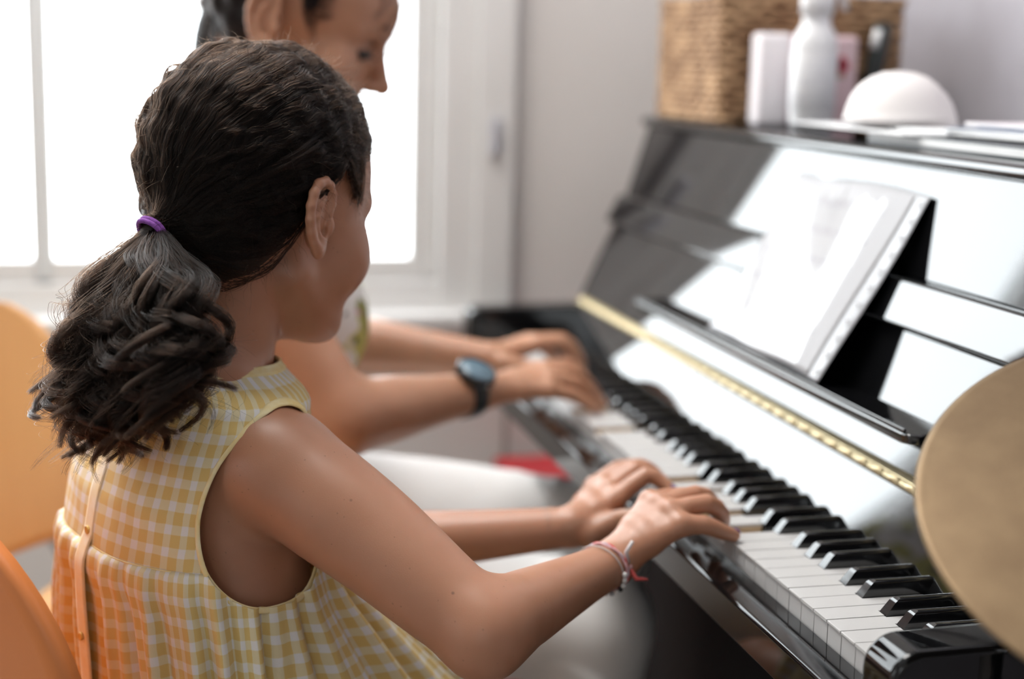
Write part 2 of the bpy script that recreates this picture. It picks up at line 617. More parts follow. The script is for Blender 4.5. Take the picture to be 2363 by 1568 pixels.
# ---------------------------------------------------------------- upright piano
def lacquer(name, base=(0.004, 0.004, 0.0045), ior=1.95):
    m = mat(name, base, 0.035, IOR=ior)
    n = nd(m, "ShaderNodeTexNoise")
    n.inputs["Scale"].default_value = 9.0
    n.inputs["Detail"].default_value = 3.0
    tc = nd(m, "ShaderNodeTexCoord")
    lk(m, tc.outputs["Object"], n.inputs["Vector"])
    mr = nd(m, "ShaderNodeMapRange")
    mr.inputs["From Min"].default_value, mr.inputs["From Max"].default_value = 0.45, 0.75
    mr.inputs["To Min"].default_value, mr.inputs["To Max"].default_value = 0.03, 0.075
    lk(m, n.outputs["Fac"], mr.inputs["Value"])
    lk(m, mr.outputs["Result"], bsdf(m).inputs["Roughness"])
    return m
M_lac = lacquer("black_piano_lacquer")
M_lac_arm = lacquer("black_arm_lacquer", ior=1.45)
M_brass = noise_mat("brass_hinge", (0.66, 0.55, 0.34), (0.78, 0.67, 0.44), 60, 0.48, Metallic=1.0)
M_ivory = noise_mat("white_key_acrylic", (0.55, 0.535, 0.525), (0.58, 0.565, 0.555), 12, 0.22)
M_keywood = noise_mat("key_side_wood", (0.62, 0.44, 0.26), (0.70, 0.52, 0.32), 30, 0.6)
M_ebony = mat("black_key_ebony", (0.008, 0.008, 0.009), 0.10, IOR=1.7)
M_felt_red = noise_mat("red_felt", (0.20, 0.02, 0.03), (0.28, 0.03, 0.04), 200, 0.95)

piano = empty("upright_piano", (-0.611, 0.3, FLOOR), label="glossy black upright piano with its fallboard open and keys showing", cat="piano")
PIV = Matrix.Translation((0.611, -0.3, -FLOOR))
def ppart(mb, name, m=M_lac, bevel=0.0015, parent=piano, **kw):
    o = mb.build(name, m, bevel=bevel, **kw)
    o.parent = parent
    if parent is piano:
        o.matrix_parent_inverse = PIV
    return o

XL, XR = -1.222, 0.0       # bass and treble end of the keyboard
# sides, arms, bed
def arm_profile(y0, zt, zb, r=0.024):
    pr = []
    for k in range(9):
        a = math.pi - k * math.pi / 2 / 8
        pr.append((y0 + r + r * math.cos(a), zt - r + r * math.sin(a)))
    return pr + [(0.30, zt + 0.004), (0.30, zb), (y0 + 0.012, zb), (y0, zb + 0.012)]
ppart(MB().prism(arm_profile(-0.022, 0.031, -0.085), 0, 0.004, 0.048), "arm", M_lac_arm, bevel=0.006, bseg=4)
ppart(MB().prism(arm_profile(-0.036, 0.052, -0.05, 0.018), 0, -1.272, -1.228), "arm", M_lac_arm, bevel=0.005, bseg=4)
side = [(0.138, FLOOR), (0.138, 0.03), (0.150, 0.070), (0.196, 0.170), (0.216, 0.222), (0.246, 0.321), (0.56, 0.321), (0.56, FLOOR)]
ppart(MB().prism(side, 0, 0.004, 0.048), "side_panel", M_lac_arm, bevel=0.002)
ppart(MB().prism(side, 0, -1.272, -1.228), "side_panel", M_lac_arm, bevel=0.002)
ppart(MB().box(-1.228, 0.004, -0.030, 0.16, -0.052, -0.036), "key_bed", M_lac_arm)
ks = MB().prism([(-0.036, -0.050), (-0.036, -0.0205), (-0.0345, -0.0185), (-0.032, -0.0178), (-0.0005, -0.0172), (-0.0005, -0.050)], 0, -1.228, 0.004)
ppart(ks, "key_slip", M_lac_arm, bevel=0.0012)
M_satin = noise_mat("satin_black_panel", (0.006, 0.006, 0.0065), (0.008, 0.008, 0.009), 20, 0.45, Specular_IOR_Level=0.12)
ppart(MB().box(-1.228, 0.004, 0.168, 0.19, -0.66, -0.052), "lower_panel", M_satin)
ppart(MB().box(-1.228, 0.004, 0.14, 0.20, FLOOR, -0.66), "bottom_rail")
# fallboard: lower strip behind the keys, hinge, upper strip
lowfb = MB().prism([(0.1008, -0.010), (0.1060, 0.0005), (0.1355, 0.056), (0.150, 0.056), (0.150, -0.010)], 0, -1.228, 0.004)
fb = ppart(lowfb, "fallboard", bevel=0.0015)
hg = MB().prism([(0.1345, 0.0565), (0.1310, 0.0575), (0.1320, 0.0665), (0.1370, 0.0685), (0.145, 0.0685), (0.145, 0.0565)], 0, -1.228, 0.004)
o = ppart(hg, "hinge", M_brass, bevel=0.0008)
kn = MB()
for i in range(41):
    x = -1.22 + i * 0.03
    kn.tube([(x, 0.1315, 0.0622), (x + 0.026, 0.1315, 0.0622)], 0.0040, 12)
ppart(kn, "hinge_knuckles", M_brass, bevel=0, smooth=True)
ppart(MB().box(-1.228, 0.004, 0.0990, 0.1018, -0.011, -0.0005), "name_felt", M_felt_red, bevel=0.001)
low_pl = MB().prism([(0.1375, 0.0690), (0.188, 0.178), (0.203, 0.178), (0.153, 0.0690)], 0, -1.228, 0.004)
ppart(low_pl, "fold_panel", bevel=0.002)
# music ledge along the fold panel
lx0, lx1 = -0.926, -0.198
lp = [(lx0, 0.160), (lx0, 0.128), (lx0 + 0.004, 0.119), (lx0 + 0.012, 0.115), (lx1 - 0.012, 0.115), (lx1 - 0.004, 0.119), (lx1, 0.128), (lx1, 0.160)]
ppart(MB().prism(lp, 2, 0.104, 0.1135), "music_ledge", bevel=0.0025, bseg=3)
ppart(MB().box(lx0 + 0.01, lx1 - 0.01, 0.116, 0.1195, 0.1135, 0.117), "ledge_lip", bevel=0.001)
# rail and upper panel
rl = MB().prism([(0.179, 0.178), (0.1755, 0.1815), (0.1935, 0.2165), (0.198, 0.2195), (0.225, 0.2195), (0.205, 0.178)], 0, -1.246, 0.020)
ppart(rl, "rail", bevel=0.002, bseg=3)
ppart(MB().prism([(0.209, 0.2195), (0.2385, 0.321), (0.256, 0.321), (0.226, 0.2195)], 0, -1.228, 0.004), "upper_panel", bevel=0.0015)
lid = MB().prism([(0.236, 0.321), (0.230, 0.324), (0.228, 0.329), (0.231, 0.334), (0.240, 0.3365), (0.57, 0.3365), (0.57, 0.321)], 0, -1.256, 0.060)
ppart(lid, "lid", bevel=0.002)
LID = 0.3367

# keys
KW = 0.0235
NOTE = ['C', 'D', 'E', 'F', 'G', 'A', 'B']
BOFF = {'C': -0.003, 'D': 0.003, 'F': -0.004, 'G': 0.0, 'A': 0.004}      # the black key right of this white one
BW = 0.0055
PRESSED = {}
def white_mesh(n, only=None):
    """origin at the front left top corner"""
    g = 0.0005
    l, r = g, KW - g
    i = NOTE.index(n)
    tl, tr = l, r
    if n in ('D', 'E', 'G', 'A', 'B') and only != 'first':
        p = NOTE[i - 1]
        tl = BOFF[p] + BW + 0.0012
    if only == 'first':
        tl = l
    if n in BOFF and only != 'last':
        tr = KW + BOFF[n] - BW - 0.0012
    y1, y2 = 0.0485, 0.1010
    poly = [(l, 0), (r, 0), (r, y1), (tr, y1), (tr, y2), (tl, y2), (tl, y1), (l, y1)]
    q = []
    for p in poly:
        if not q or (abs(p[0] - q[-1][0]) + abs(p[1] - q[-1][1])) > 1e-6:
            q.append(p)
    mb = MB()
    mb.prism(q, 2, -0.0025, 0.0)          # acrylic top
    front = len(mb.f)
    mb.box(l, r, 0.0012, 0.0030, -0.0210, -0.0025)   # acrylic front
    k = len(mb.f)
    body = [(l + .0004, 0.003), (r - .0004, 0.003), (r - .0004, y1 - .0005), (tr - .0002, y1 - .0005), (tr - .0002, y2), (tl + .0002, y2), (tl + .0002, y1 - .0005), (l + .0004, y1 - .0005)]
    b2 = []
    for p in body:
        if not b2 or (abs(p[0] - b2[-1][0]) + abs(p[1] - b2[-1][1])) > 1e-6:
            b2.append(p)
    mb.prism(b2, 2, -0.0205, -0.0026)     # wooden body
    me = mb.mesh("white_key_" + n)
    me.materials.append(M_ivory)
    me.materials.append(M_keywood)
    me.polygons.foreach_set("material_index", [0 if i < k else 1 for i in range(len(me.polygons))])
    return me
def black_mesh():
    mb = MB()
    y0, y1 = 0.0, 0.0620
    # arched cross-section, cut by a sloping front
    arch = [(-BW, -0.012), (-BW, 0.0)]
    rr, wt, zt = 0.0034, BW - 0.0008, 0.0125
    for k in range(6):
        a = math.pi - k * math.pi / 10
        arch.append((-wt + rr + rr * math.cos(a), zt - rr + rr * math.sin(a)))
    arch += [(-x, z) for x, z in arch[::-1]]
    m = len(arch)
    def yf(z):
        return float(np.interp(z, [0, 0.004, 0.008, 0.0102, 0.0117, 0.0125], [0, 0.0027, 0.0059, 0.0081, 0.0104, 0.0130]))
    rings = [[(x, yf(max(z, 0)), z) for x, z in arch], [(x, y1, z) for x, z in arch]]
    vs = [p for r_ in rings for p in r_]
    fs = []
    for k in range(m - 1):
        fs.append((k, k + 1, m + k + 1, m + k))
    fs.append(tuple(m + k for k in range(m)))
    mb.add(vs, fs)
    # convex front in level strips
    half = [(abs(x), z) for x, z in arch[:m // 2]]
    mb.add([(sx * x, yf(max(z, 0)), z) for x, z in half for sx in (-1, 1)], [(2 * k, 2 * k + 1, 2 * k + 3, 2 * k + 2) for k in range(len(half) - 1)])
    me = mb.mesh("black_key", smooth=True)
    import bmesh as _bm
    bm = _bm.new(); bm.from_mesh(me); _bm.ops.recalc_face_normals(bm, faces=bm.faces); bm.to_mesh(me); bm.free()
    me.set_sharp_from_angle(angle=math.radians(35))
    me.materials.append(M_ebony)
    return me
wm = {n: white_mesh(n) for n in NOTE}
wm['last'] = white_mesh('C', 'last')
wm['first'] = white_mesh('A', 'first')
bmsh = black_mesh()
PRESSED_WHITE = {38: 0.009, 36: 0.006, 31: 0.009, 33: 0.004, 22: 0.008, 18: 0.007, 12: 0.008}
for i in range(52):
    n = NOTE[(i + 5) % 7]
    key = 'last' if i == 51 else 'first' if i == 0 else n
    o = bpy.data.objects.new("white_key", wm[key])
    put(o, piano)
    o.matrix_parent_inverse = PIV
    o.location = (XL + i * KW, 0, -PRESSED_WHITE.get(i, 0))
    o.rotation_euler[0] = 0
    b = o.modifiers.new("bevel", 'BEVEL'); b.width = 0.0006; b.segments = 2
    if n in BOFF and i < 51:
        o = bpy.data.objects.new("black_key", bmsh)
        put(o, piano)
        o.matrix_parent_inverse = PIV
        o.location = (XL + (i + 1) * KW + BOFF[n], 0.0490, 0)

# ---------------------------------------------------------------- sheet music in a plastic sleeve on the ledge
M_paper = mat("printed_page", (0.40, 0.395, 0.41), 0.6, Coat_Weight=1.0, Coat_Roughness=0.08, Coat_IOR=1.8)
def music_print(m):
    uvn = nd(m, "ShaderNodeUVMap")
    sep = nd(m, "ShaderNodeSeparateXYZ")
    lk(m, uvn.outputs["UV"], sep.inputs["Vector"])
    def math_(op, a, b=None):
        n = nd(m, "ShaderNodeMath", operation=op)
        for i, v in enumerate((a, b)):
            if v is None:
                continue
            if isinstance(v, (int, float)):
                n.inputs[i].default_value = v
            else:
                lk(m, v, n.inputs[i])
        return n.outputs[0]
    v5 = math_('FRACT', math_('MULTIPLY', sep.outputs["Y"], 6.0))
    st = math_('MULTIPLY', math_('LESS_THAN', v5, 0.42), math_('GREATER_THAN', v5, 0.1))
    ln = math_('LESS_THAN', math_('FRACT', math_('MULTIPLY', v5, 14.0)), 0.14)
    lines = math_('MULTIPLY', st, ln)
    ns = nd(m, "ShaderNodeTexVoronoi")
    mp = nd(m, "ShaderNodeMapping")
    mp.inputs["Scale"].default_value = (46, 30, 1)
    lk(m, uvn.outputs["UV"], mp.inputs["Vector"])
    lk(m, mp.outputs["Vector"], ns.inputs["Vector"])
    ns.inputs["Scale"].default_value = 1.0
    notes = math_('MULTIPLY', math_('LESS_THAN', ns.outputs["Distance"], 0.22), st)
    ink = math_('MAXIMUM', lines, notes)
    inx = math_('MULTIPLY', math_('GREATER_THAN', sep.outputs["X"], 0.06), math_('LESS_THAN', sep.outputs["X"], 0.88))
    fac = math_('MULTIPLY', math_('MULTIPLY', ink, inx), 0.75)
    mx = nd(m, "ShaderNodeMix", data_type='RGBA')
    lk(m, fac, mx.inputs["Factor"])
    mx.inputs["A"].default_value = (0.40, 0.395, 0.41, 1)
    mx.inputs["B"].default_value = (0.10, 0.07, 0.13, 1)
    lk(m, mx.outputs["Result"], bsdf(m).inputs["Base Color"])
    # coat mask shapes the window's reflection: wavy edge, none on the margins
    wn_ = nd(m, "ShaderNodeTexNoise"); wn_.inputs["Scale"].default_value = 1.0; wn_.inputs["Detail"].default_value = 2.0
    mp2 = nd(m, "ShaderNodeMapping"); mp2.inputs["Scale"].default_value = (9, 2.2, 1)
    lk(m, uvn.outputs["UV"], mp2.inputs["Vector"]); lk(m, mp2.outputs["Vector"], wn_.inputs["Vector"])
    wob = math_('MULTIPLY', math_('SUBTRACT', wn_.outputs["Fac"], 0.5), 0.55)
    ex = math_('SUBTRACT', 0.86, math_('ADD', sep.outputs["X"], math_('MULTIPLY', wob, 0.4)))
    ey = math_('SUBTRACT', 0.92, math_('ADD', sep.outputs["Y"], wob))
    e_ = nd(m, "ShaderNodeMapRange"); e_.inputs["From Min"].default_value = 0.0; e_.inputs["From Max"].default_value = 0.02
    lk(m, math_('MINIMUM', ex, ey), e_.inputs["Value"])
    lk(m, e_.outputs["Result"], bsdf(m).inputs["Coat Weight"])
music_print(M_paper)
M_sleeve = mat("clear_sleeve_edge", (0.40, 0.40, 0.42), 0.2)
def sheet_pt(u, v, off=0.0):
    x = -0.685 + 0.297 * u
    y = 0.1235 + 0.1035 * v + 0.004 * math.sin(5.2 * u + 1.0) * (0.3 + v) * (1 - 0.3 * v) + 0.002 * math.sin(11 * u + 5 * v)
    z = 0.1175 + 0.1830 * v - 0.003 * math.sin(5.2 * u + 1.0) * (0.3 + v) - 0.006 * u * v
    return (x, y - off * 0.87, z + off * 0.49)
music = empty("sheet_music", (-0.54, 0.125, 0.117), label="landscape page of sheet music in a shiny plastic sleeve on the piano ledge", cat="sheet music")
MI = Matrix.Translation((0.54, -0.125, -0.117))
nu, nv = 60, 40
V, UV = [], []
for j in range(nv):
    for i in range(nu):
        u, v = 0.02 + 0.90 * i / (nu - 1), 0.015 + 0.965 * j / (nv - 1)
        V.append(sheet_pt(u, v, 0.0006)); UV.append((i / (nu - 1), j / (nv - 1)))
Q = [(j * nu + i, j * nu + i + 1, (j + 1) * nu + i + 1, (j + 1) * nu + i) for j in range(nv - 1) for i in range(nu - 1)]
o = obj("page", fast_mesh("page", V, Q, True, UV), M_paper, music)
o.matrix_parent_inverse = MI
s = o.modifiers.new("solid", 'SOLIDIFY'); s.thickness = 0.0004; s.offset = -1
mb = MB()
mb.grid(lambda u, v: sheet_pt(u, v, -0.0006), 60, 40)
o = mb.build("sleeve_back", M_sleeve, music, smooth=True, solid=0.0004)
o.matrix_parent_inverse = MI
# welded margin with punched holes along one edge
mb = MB()
for k in range(11):
    v = 0.05 + 0.09 * k
    c = np.array(sheet_pt(0.965, v, 0.0012))
    ring = [c + 0.0030 * (math.cos(a) * np.array([1, 0, 0]) + math.sin(a) * np.array([0, 0.49, 0.87])) for a in np.linspace(0, 2 * math.pi, 14, endpoint=False)]
    mb.tube(ring, 0.0006, 6, closed=True)
o = mb.build("punched_holes", mat("sleeve_weld", (0.85, 0.85, 0.87), 0.15), music, smooth=True)
o.matrix_parent_inverse = MI

# ---------------------------------------------------------------- things on the lid
def weave_mat(name, c1, c2):
    m = mat(name, c1, 0.75)
    tc = nd(m, "ShaderNodeTexCoord")
    n = nd(m, "ShaderNodeTexNoise")
    n.inputs["Scale"].default_value = 28.0
    n.inputs["Detail"].default_value = 3.0
    lk(m, tc.outputs["Object"], n.inputs["Vector"])
    lk(m, ramp(m, n.outputs["Fac"], [(0.35, c1), (0.68, c2)]), bsdf(m).inputs["Base Color"])
    return m
M_wicker = weave_mat("wicker", (0.21, 0.11, 0.052), (0.46, 0.29, 0.16))
bk = empty("wicker_basket", (-1.05, 0.39, LID), label="square woven wicker basket standing on the piano lid", cat="basket")
BKI = Matrix.Translation((1.05, -0.39, -LID))
bx0, bx1, by0, by1, bz1 = -1.225, -0.985, 0.246, 0.50, LID + 0.16
def strand_run(mb, p0, p1, nrm, z, ph, amp=0.0026, r=0.0052):
    p0, p1, nrm = map(np.array, (p0, p1, nrm))
    L = np.linalg.norm(p1 - p0)
    n = max(8, int(L / 0.006))
    pts = [(*(p0 + (p1 - p0) * i / n + nrm * amp * math.sin(math.pi * (i * L / n) / 0.017 + ph)), z + 0.0008 * math.sin(i * 1.7 + ph * 3 + z * 90)) for i in range(n + 1)]
    mb.tube(pts, r, 6)
sides = [((bx0, by0), (bx1, by0), (0, -1)), ((bx1, by0), (bx1, by1), (1, 0)), ((bx1, by1), (bx0, by1), (0, 1)), ((bx0, by1), (bx0, by0), (-1, 0))]
nrow = 17
for s_i, (p0, p1, nr) in enumerate(sides):
    for rw in range(nrow):
        mb = MB()
        strand_run(mb, p0, p1, nr, 0.006 + rw * 0.0097, math.pi * (rw % 2), r=0.0056)
        o = mb.build("woven_strand", M_wicker, bk, smooth=True)
        o.location = (0, 0, LID)
        o.matrix_parent_inverse = BKI
mb = MB()
t_ = 0.004
mb.box(bx0 + t_, bx1 - t_, by0 + t_, by0 + t_ + .004, LID + 0.001, bz1)
mb.box(bx0 + t_, bx1 - t_, by1 - t_ - .004, by1 - t_, LID + 0.001, bz1)
mb.box(bx0 + t_, bx0 + t_ + .004, by0 + t_, by1 - t_, LID + 0.001, bz1)
mb.box(bx1 - t_ - .004, bx1 - t_, by0 + t_, by1 - t_, LID + 0.001, bz1)
mb.box(bx0 + t_, bx1 - t_, by0 + t_, by1 - t_, LID + 0.001, LID + 0.006)
o = mb.build("lining", M_wicker, bk); o.matrix_parent_inverse = BKI
rim = [(bx0, by0, bz1 + .004), (bx1, by0, bz1 + .004), (bx1, by1, bz1 + .004), (bx0, by1, bz1 + .004)]
o = MB().tube(rim, 0.0075, 8, closed=True).build("rim", M_wicker, bk, smooth=True); o.matrix_parent_inverse = BKI

# pink carton with a red flower mark
M_pink = noise_mat("pink_carton", (0.72, 0.52, 0.55), (0.76, 0.57, 0.59), 20, 0.45)
M_pwhite = noise_mat("carton_white", (0.80, 0.74, 0.77), (0.84, 0.80, 0.82), 15, 0.4)
ct = empty("tissue_carton", (-0.952, 0.35, LID), label="pink and white carton with a red flower mark in front of the basket", cat="carton")
CTI = Matrix.Translation((0.952, -0.35, -LID))
def ctp(mb, name, m, bevel=0.003, smooth=False):
    o = mb.build(name, m, ct, bevel=bevel, smooth=smooth); o.matrix_parent_inverse = CTI; return o
ctp(MB().box(-0.967, -0.937, 0.280, 0.418, LID + 0.0005, LID + 0.118), "carton_body", M_pink, 0.006)
ctp(MB().box(-0.9692, -0.9348, 0.2775, 0.322, LID, LID + 0.1195), "white_end_wrap", M_pwhite, 0.006)
fl = MB()
for k in range(5):
    a = 2 * math.pi * k / 5
    fl.lathe([(0, 0.0008), (0.006, 0.0008), (0.0065, 0), ], 16, Matrix.Translation((-0.9369, 0.392 + 0.0065 * math.cos(a), LID + 0.080 + 0.0065 * math.sin(a))) @ Matrix.Rotation(math.pi / 2, 4, 'Y'))
ctp(fl, "flower_mark", mat("flower_red", (0.55, 0.03, 0.06), 0.5), 0)
ctp(MB().box(-0.9369, -0.9364, 0.384, 0.398, LID + 0.064, LID + 0.069), "flower_leaf", mat("leaf_green", (0.2, 0.28, 0.12), 0.5), 0)

# white spray bottle
bt = empty("spray_bottle", (-0.89, 0.33, LID), label="white plastic spray bottle with a printed grey label on the piano lid", cat="bottle")
BTL = Matrix.Translation((-0.89, 0.333, LID)) @ Matrix.Rotation(math.radians(20), 4, 'Z') @ Matrix.Diagonal((0.75, 1.0, 1.0, 1.0))
M_bot = noise_mat("white_plastic", (0.80, 0.80, 0.81), (0.83, 0.83, 0.84), 10, 0.3)
def btp(mb, name, m=M_bot, smooth=True, bevel=0):
    o = mb.build(name, m, bt, smooth=smooth, bevel=bevel); o.matrix_parent_inverse = Matrix.Translation((0.89, -0.33, -LID)); return o
btp(MB().lathe([(0, 0.0005), (0.028, 0.0005), (0.0315, 0.004), (0.032, 0.02), (0.0325, 0.098), (0.032, 0.106), (0.0285, 0.118), (0.0225, 0.127), (0.020, 0.133), (0.020, 0.150), (0, 0.150)], 40, BTL), "bottle_body")
btp(MB().lathe([(0.0328, 0.022), (0.0334, 0.023), (0.0334, 0.094), (0.0328, 0.095)], 40, BTL), "label_band", noise_mat("label_print", (0.66, 0.66, 0.69), (0.80, 0.80, 0.80), 120, 0.45, stretch=(0.2, 0.2, 1.6)))
btp(MB().lathe([(0.0, 0.142), (0.0235, 0.142), (0.0245, 0.164), (0.021, 0.170), (0, 0.170)], 32, BTL), "collar")
hd = MB().prism([(-0.026, 0.170), (0.018, 0.170), (0.020, 0.182), (0.046, 0.190), (0.046, 0.203), (-0.02, 0.207), (-0.03, 0.195)], 0, -0.011, 0.011)
hd.v = [tuple(BTL @ Vector(p)) for p in hd.v]
btp(hd, "spray_head", bevel=0.003)
tg = MB().tube([tuple(BTL @ Vector(p)) for p in ((0, 0.030, 0.186), (0, 0.043, 0.172), (0, 0.050, 0.150))], [0.005, 0.005, 0.004], 10)
btp(tg, "trigger")

# black marker leaning in the basket corner, paper bowls, papers
mk = empty("marker_pen", (-0.945, 0.50, LID), label="thick black marker with a white end leaning against the basket", cat="marker")
p0, p1 = onX(1992, 215, -0.962), onX(2040, 62, -0.962)
p0 = np.array(p0); p1 = np.array(p1); p0[2] = LID + 0.012
dv = (p1 - p0) / np.linalg.norm(p1 - p0)
MKI = Matrix.Translation((0.945, -0.50, -LID))
o = MB().tube([p0, p0 + dv * 0.004, p0 + (p1 - p0) * 0.6, p1 + dv * 0.004], [0.009, 0.011, 0.0125, 0.012], 16).build("barrel", mat("marker_black", (0.012, 0.016, 0.015), 0.3), mk, smooth=True); o.matrix_parent_inverse = MKI
o = MB().tube([p1 - dv * 0.030 + np.array([0.004, -0.008, 0]), p1 - dv * 0.004 + np.array([0.004, -0.0085, 0])], [0.0068, 0.0066], 14).build("white_tip", mat("marker_white", (0.75, 0.75, 0.75), 0.4), mk, smooth=True); o.matrix_parent_inverse = MKI

bl_c = np.array([-0.62, 0.318])
M_bowl = noise_mat("paper_bowl", (0.74, 0.70, 0.69), (0.78, 0.745, 0.735), 12, 0.6)
pz = LID + 0.0165
for i, (dx, dy, dz, tl) in enumerate(((0, 0, 0, 0.0), (0.004, -0.010, 0.0065, 0.03))):
    b_ = empty("paper_bowl", (bl_c[0] + dx, bl_c[1] + dy, pz), cat="bowl", group="paper bowls turned over on the papers",
               label=("lower of the two white paper bowls turned over on the papers" if i == 0 else "upper white paper bowl turned over and slightly askew on another"))
    Mx = Matrix.Translation((0, 0, dz)) @ Matrix.Rotation(tl, 4, 'X')
    pf = [(0.0572, 0.0), (0.0585, 0.0015), (0.057, 0.003), (0.0550, 0.012), (0.050, 0.025), (0.042, 0.036), (0.030, 0.045), (0.016, 0.0500), (0.008, 0.0510), (0.0, 0.0512)]
    MB().lathe(pf, 48, Mx).build("bowl_shell", M_bowl, b_, smooth=True, solid=0.0012)
    ring = [tuple(Mx @ Vector((0.018 * math.cos(a), 0.018 * math.sin(a), 0.0495))) for a in np.linspace(0, 2 * math.pi, 32, endpoint=False)]
    MB().tube(ring, 0.0012, 6, closed=True).build("foot_ring", M_bowl, b_, smooth=True)

def slab(name, cx, cy, sx, sy, z0, th, rot, m, label, cat, group=None, pages=None):
    e = empty(name, (cx, cy, z0), label=label, cat=cat, group=group)
    e.rotation_euler[2] = rot
    MB().box(-sx / 2, sx / 2, -sy / 2, sy / 2, 0, th).build("cover", m, e, bevel=min(0.0008, th * 0.3))
    if pages:
        MB().box(-sx / 2 + .002, sx / 2 + .0006, -sy / 2 - .0006, sy / 2 - .002, th * 0.18, th * 0.82).build("pages", pages, e)
    return e
M_pg = noise_mat("page_edges", (0.74, 0.74, 0.74), (0.82, 0.82, 0.82), 300, 0.7, stretch=(0.1, 0.1, 6))
M_blackf = mat("black_folder", (0.02, 0.024, 0.028), 0.35)
M_white_p = noise_mat("white_paper", (0.78, 0.78, 0.79), (0.82, 0.82, 0.82), 8, 0.55)
M_navy = noise_mat("navy_cover", (0.02, 0.04, 0.11), (0.05, 0.09, 0.2), 9, 0.3)
M_lilac = noise_mat("lilac_cover", (0.70, 0.62, 0.66), (0.76, 0.70, 0.72), 9, 0.45)
slab("ring_folder", -0.42, 0.385, 0.33, 0.25, LID, 0.011, 0.02, M_blackf, "black folder lying at the bottom of the papers on the piano", "folder", pages=M_pg)
slab("loose_paper", -0.62, 0.315, 0.30, 0.14, LID + 0.0112, 0.0016, -0.05, M_white_p, "white sheets lying loose across the black folder", "paper")
slab("magazine", -0.44, 0.395, 0.29, 0.21, LID + 0.0130, 0.0035, 0.06, M_white_p, "thin white booklet on the folder below the navy one", "booklet", pages=M_pg)
slab("booklet", -0.36, 0.40, 0.26, 0.19, LID + 0.0166, 0.0045, 0.16, M_navy, "navy blue booklet lying near the top of the paper stack", "booklet", pages=M_pg)
slab("booklet", -0.37, 0.42, 0.28, 0.17, LID + 0.0212, 0.0040, 0.08, M_lilac, "pale lilac booklet topmost on the paper stack", "booklet", pages=M_pg)

# ---------------------------------------------------------------- cymbal on its stand
M_cym = mat("hammered_bronze", (0.27, 0.195, 0.11), 0.50, Metallic=0.7)
_tc = nd(M_cym, "ShaderNodeTexCoord")
_ln = nd(M_cym, "ShaderNodeVectorMath", operation='LENGTH')
lk(M_cym, _tc.outputs["Object"], _ln.inputs[0])
_wv = nd(M_cym, "ShaderNodeTexNoise")
_wv.noise_dimensions = '1D'
_wv.inputs["Scale"].default_value = 900.0
_wv.inputs["Detail"].default_value = 4.0
lk(M_cym, _ln.outputs["Value"], _wv.inputs["W"])
_bp = nd(M_cym, "ShaderNodeBump")
_bp.inputs["Strength"].default_value = 0.35
_bp.inputs["Distance"].default_value = 0.0006
lk(M_cym, _wv.outputs["Fac"], _bp.inputs["Height"])
lk(M_cym, _bp.outputs["Normal"], bsdf(M_cym).inputs["Normal"])
_n2 = nd(M_cym, "ShaderNodeTexNoise")
_n2.inputs["Scale"].default_value = 26.0
_n2.inputs["Detail"].default_value = 5.0
lk(M_cym, _tc.outputs["Object"], _n2.inputs["Vector"])
lk(M_cym, ramp(M_cym, _n2.outputs["Fac"], [(0.3, (0.150, 0.096, 0.050)), (0.7, (0.205, 0.138, 0.074))]), bsdf(M_cym).inputs["Base Color"])
cy_c = Vector((0.160, 0.125, 0.159))
az, el = -0.545, 1.109
cy_n = Vector((math.cos(az) * math.cos(el), math.sin(az) * math.cos(el), math.sin(el)))
cs = empty("cymbal_stand", (0.160, 0.125, FLOOR), label="bronze cymbal on a chrome stand in front of the piano's near end", cat="cymbal")
cym = MB()
R_ = 0.178
cym.lathe([(0.006, 0.020), (0.02, 0.0195), (0.032, 0.014), (0.038, 0.0085), (0.06, 0.0072), (0.10, 0.0045), (0.14, 0.0020), (R_ - 0.004, 0.0003), (R_, -0.0002),
           (R_, -0.0012), (R_ - 0.004, -0.0008), (0.14, 0.0010), (0.10, 0.0035), (0.06, 0.0062), (0.037, 0.0072), (0.031, 0.0128), (0.02, 0.0182), (0.006, 0.0187)], 128)
o = cym.build("cymbal_plate", M_cym, cs, smooth=True)
o.matrix_parent_inverse = Matrix.Translation((-0.160, -0.125, -FLOOR))
o.matrix_basis = Matrix.Translation(cy_c) @ cy_n.to_track_quat('Z', 'Y').to_matrix().to_4x4()
M_chrome = mat("chrome", (0.6, 0.6, 0.62), 0.15, Metallic=1.0)
CSI = Matrix.Translation((-0.160, -0.125, -FLOOR))
st = MB()
st.tube([tuple(cy_c + cy_n * 0.045), tuple(cy_c - cy_n * 0.03), (0.155, 0.128, 0.08), (0.160, 0.125, 0.0), (0.160, 0.125, FLOOR + 0.12)], [0.004, 0.004, 0.006, 0.009, 0.010], 14)
o = st.build("stand_tube", M_chrome, cs, smooth=True); o.matrix_parent_inverse = CSI
for k in range(3):
    a = 0.3 + 2 * math.pi * k / 3
    o = MB().tube([(0.160, 0.125, FLOOR + 0.32), (0.160 + .06 * math.cos(a), 0.125 + .06 * math.sin(a), FLOOR + 0.15), (0.160 + .105 * math.cos(a), 0.125 + .105 * math.sin(a), FLOOR + 0.009)], 0.007, 10).build("stand_leg", M_chrome, cs, smooth=True)
    o.matrix_parent_inverse = CSI
o = MB().lathe([(0, 0.0), (0.011, 0.0), (0.011, 0.014), (0, 0.016)], 20, Matrix.Translation(cy_c + cy_n * 0.0205) @ cy_n.to_track_quat('Z', 'Y').to_matrix().to_4x4()).build("felt_washer", mat("grey_felt", (0.25, 0.25, 0.25), 0.95), cs, smooth=True)
o.matrix_parent_inverse = CSI
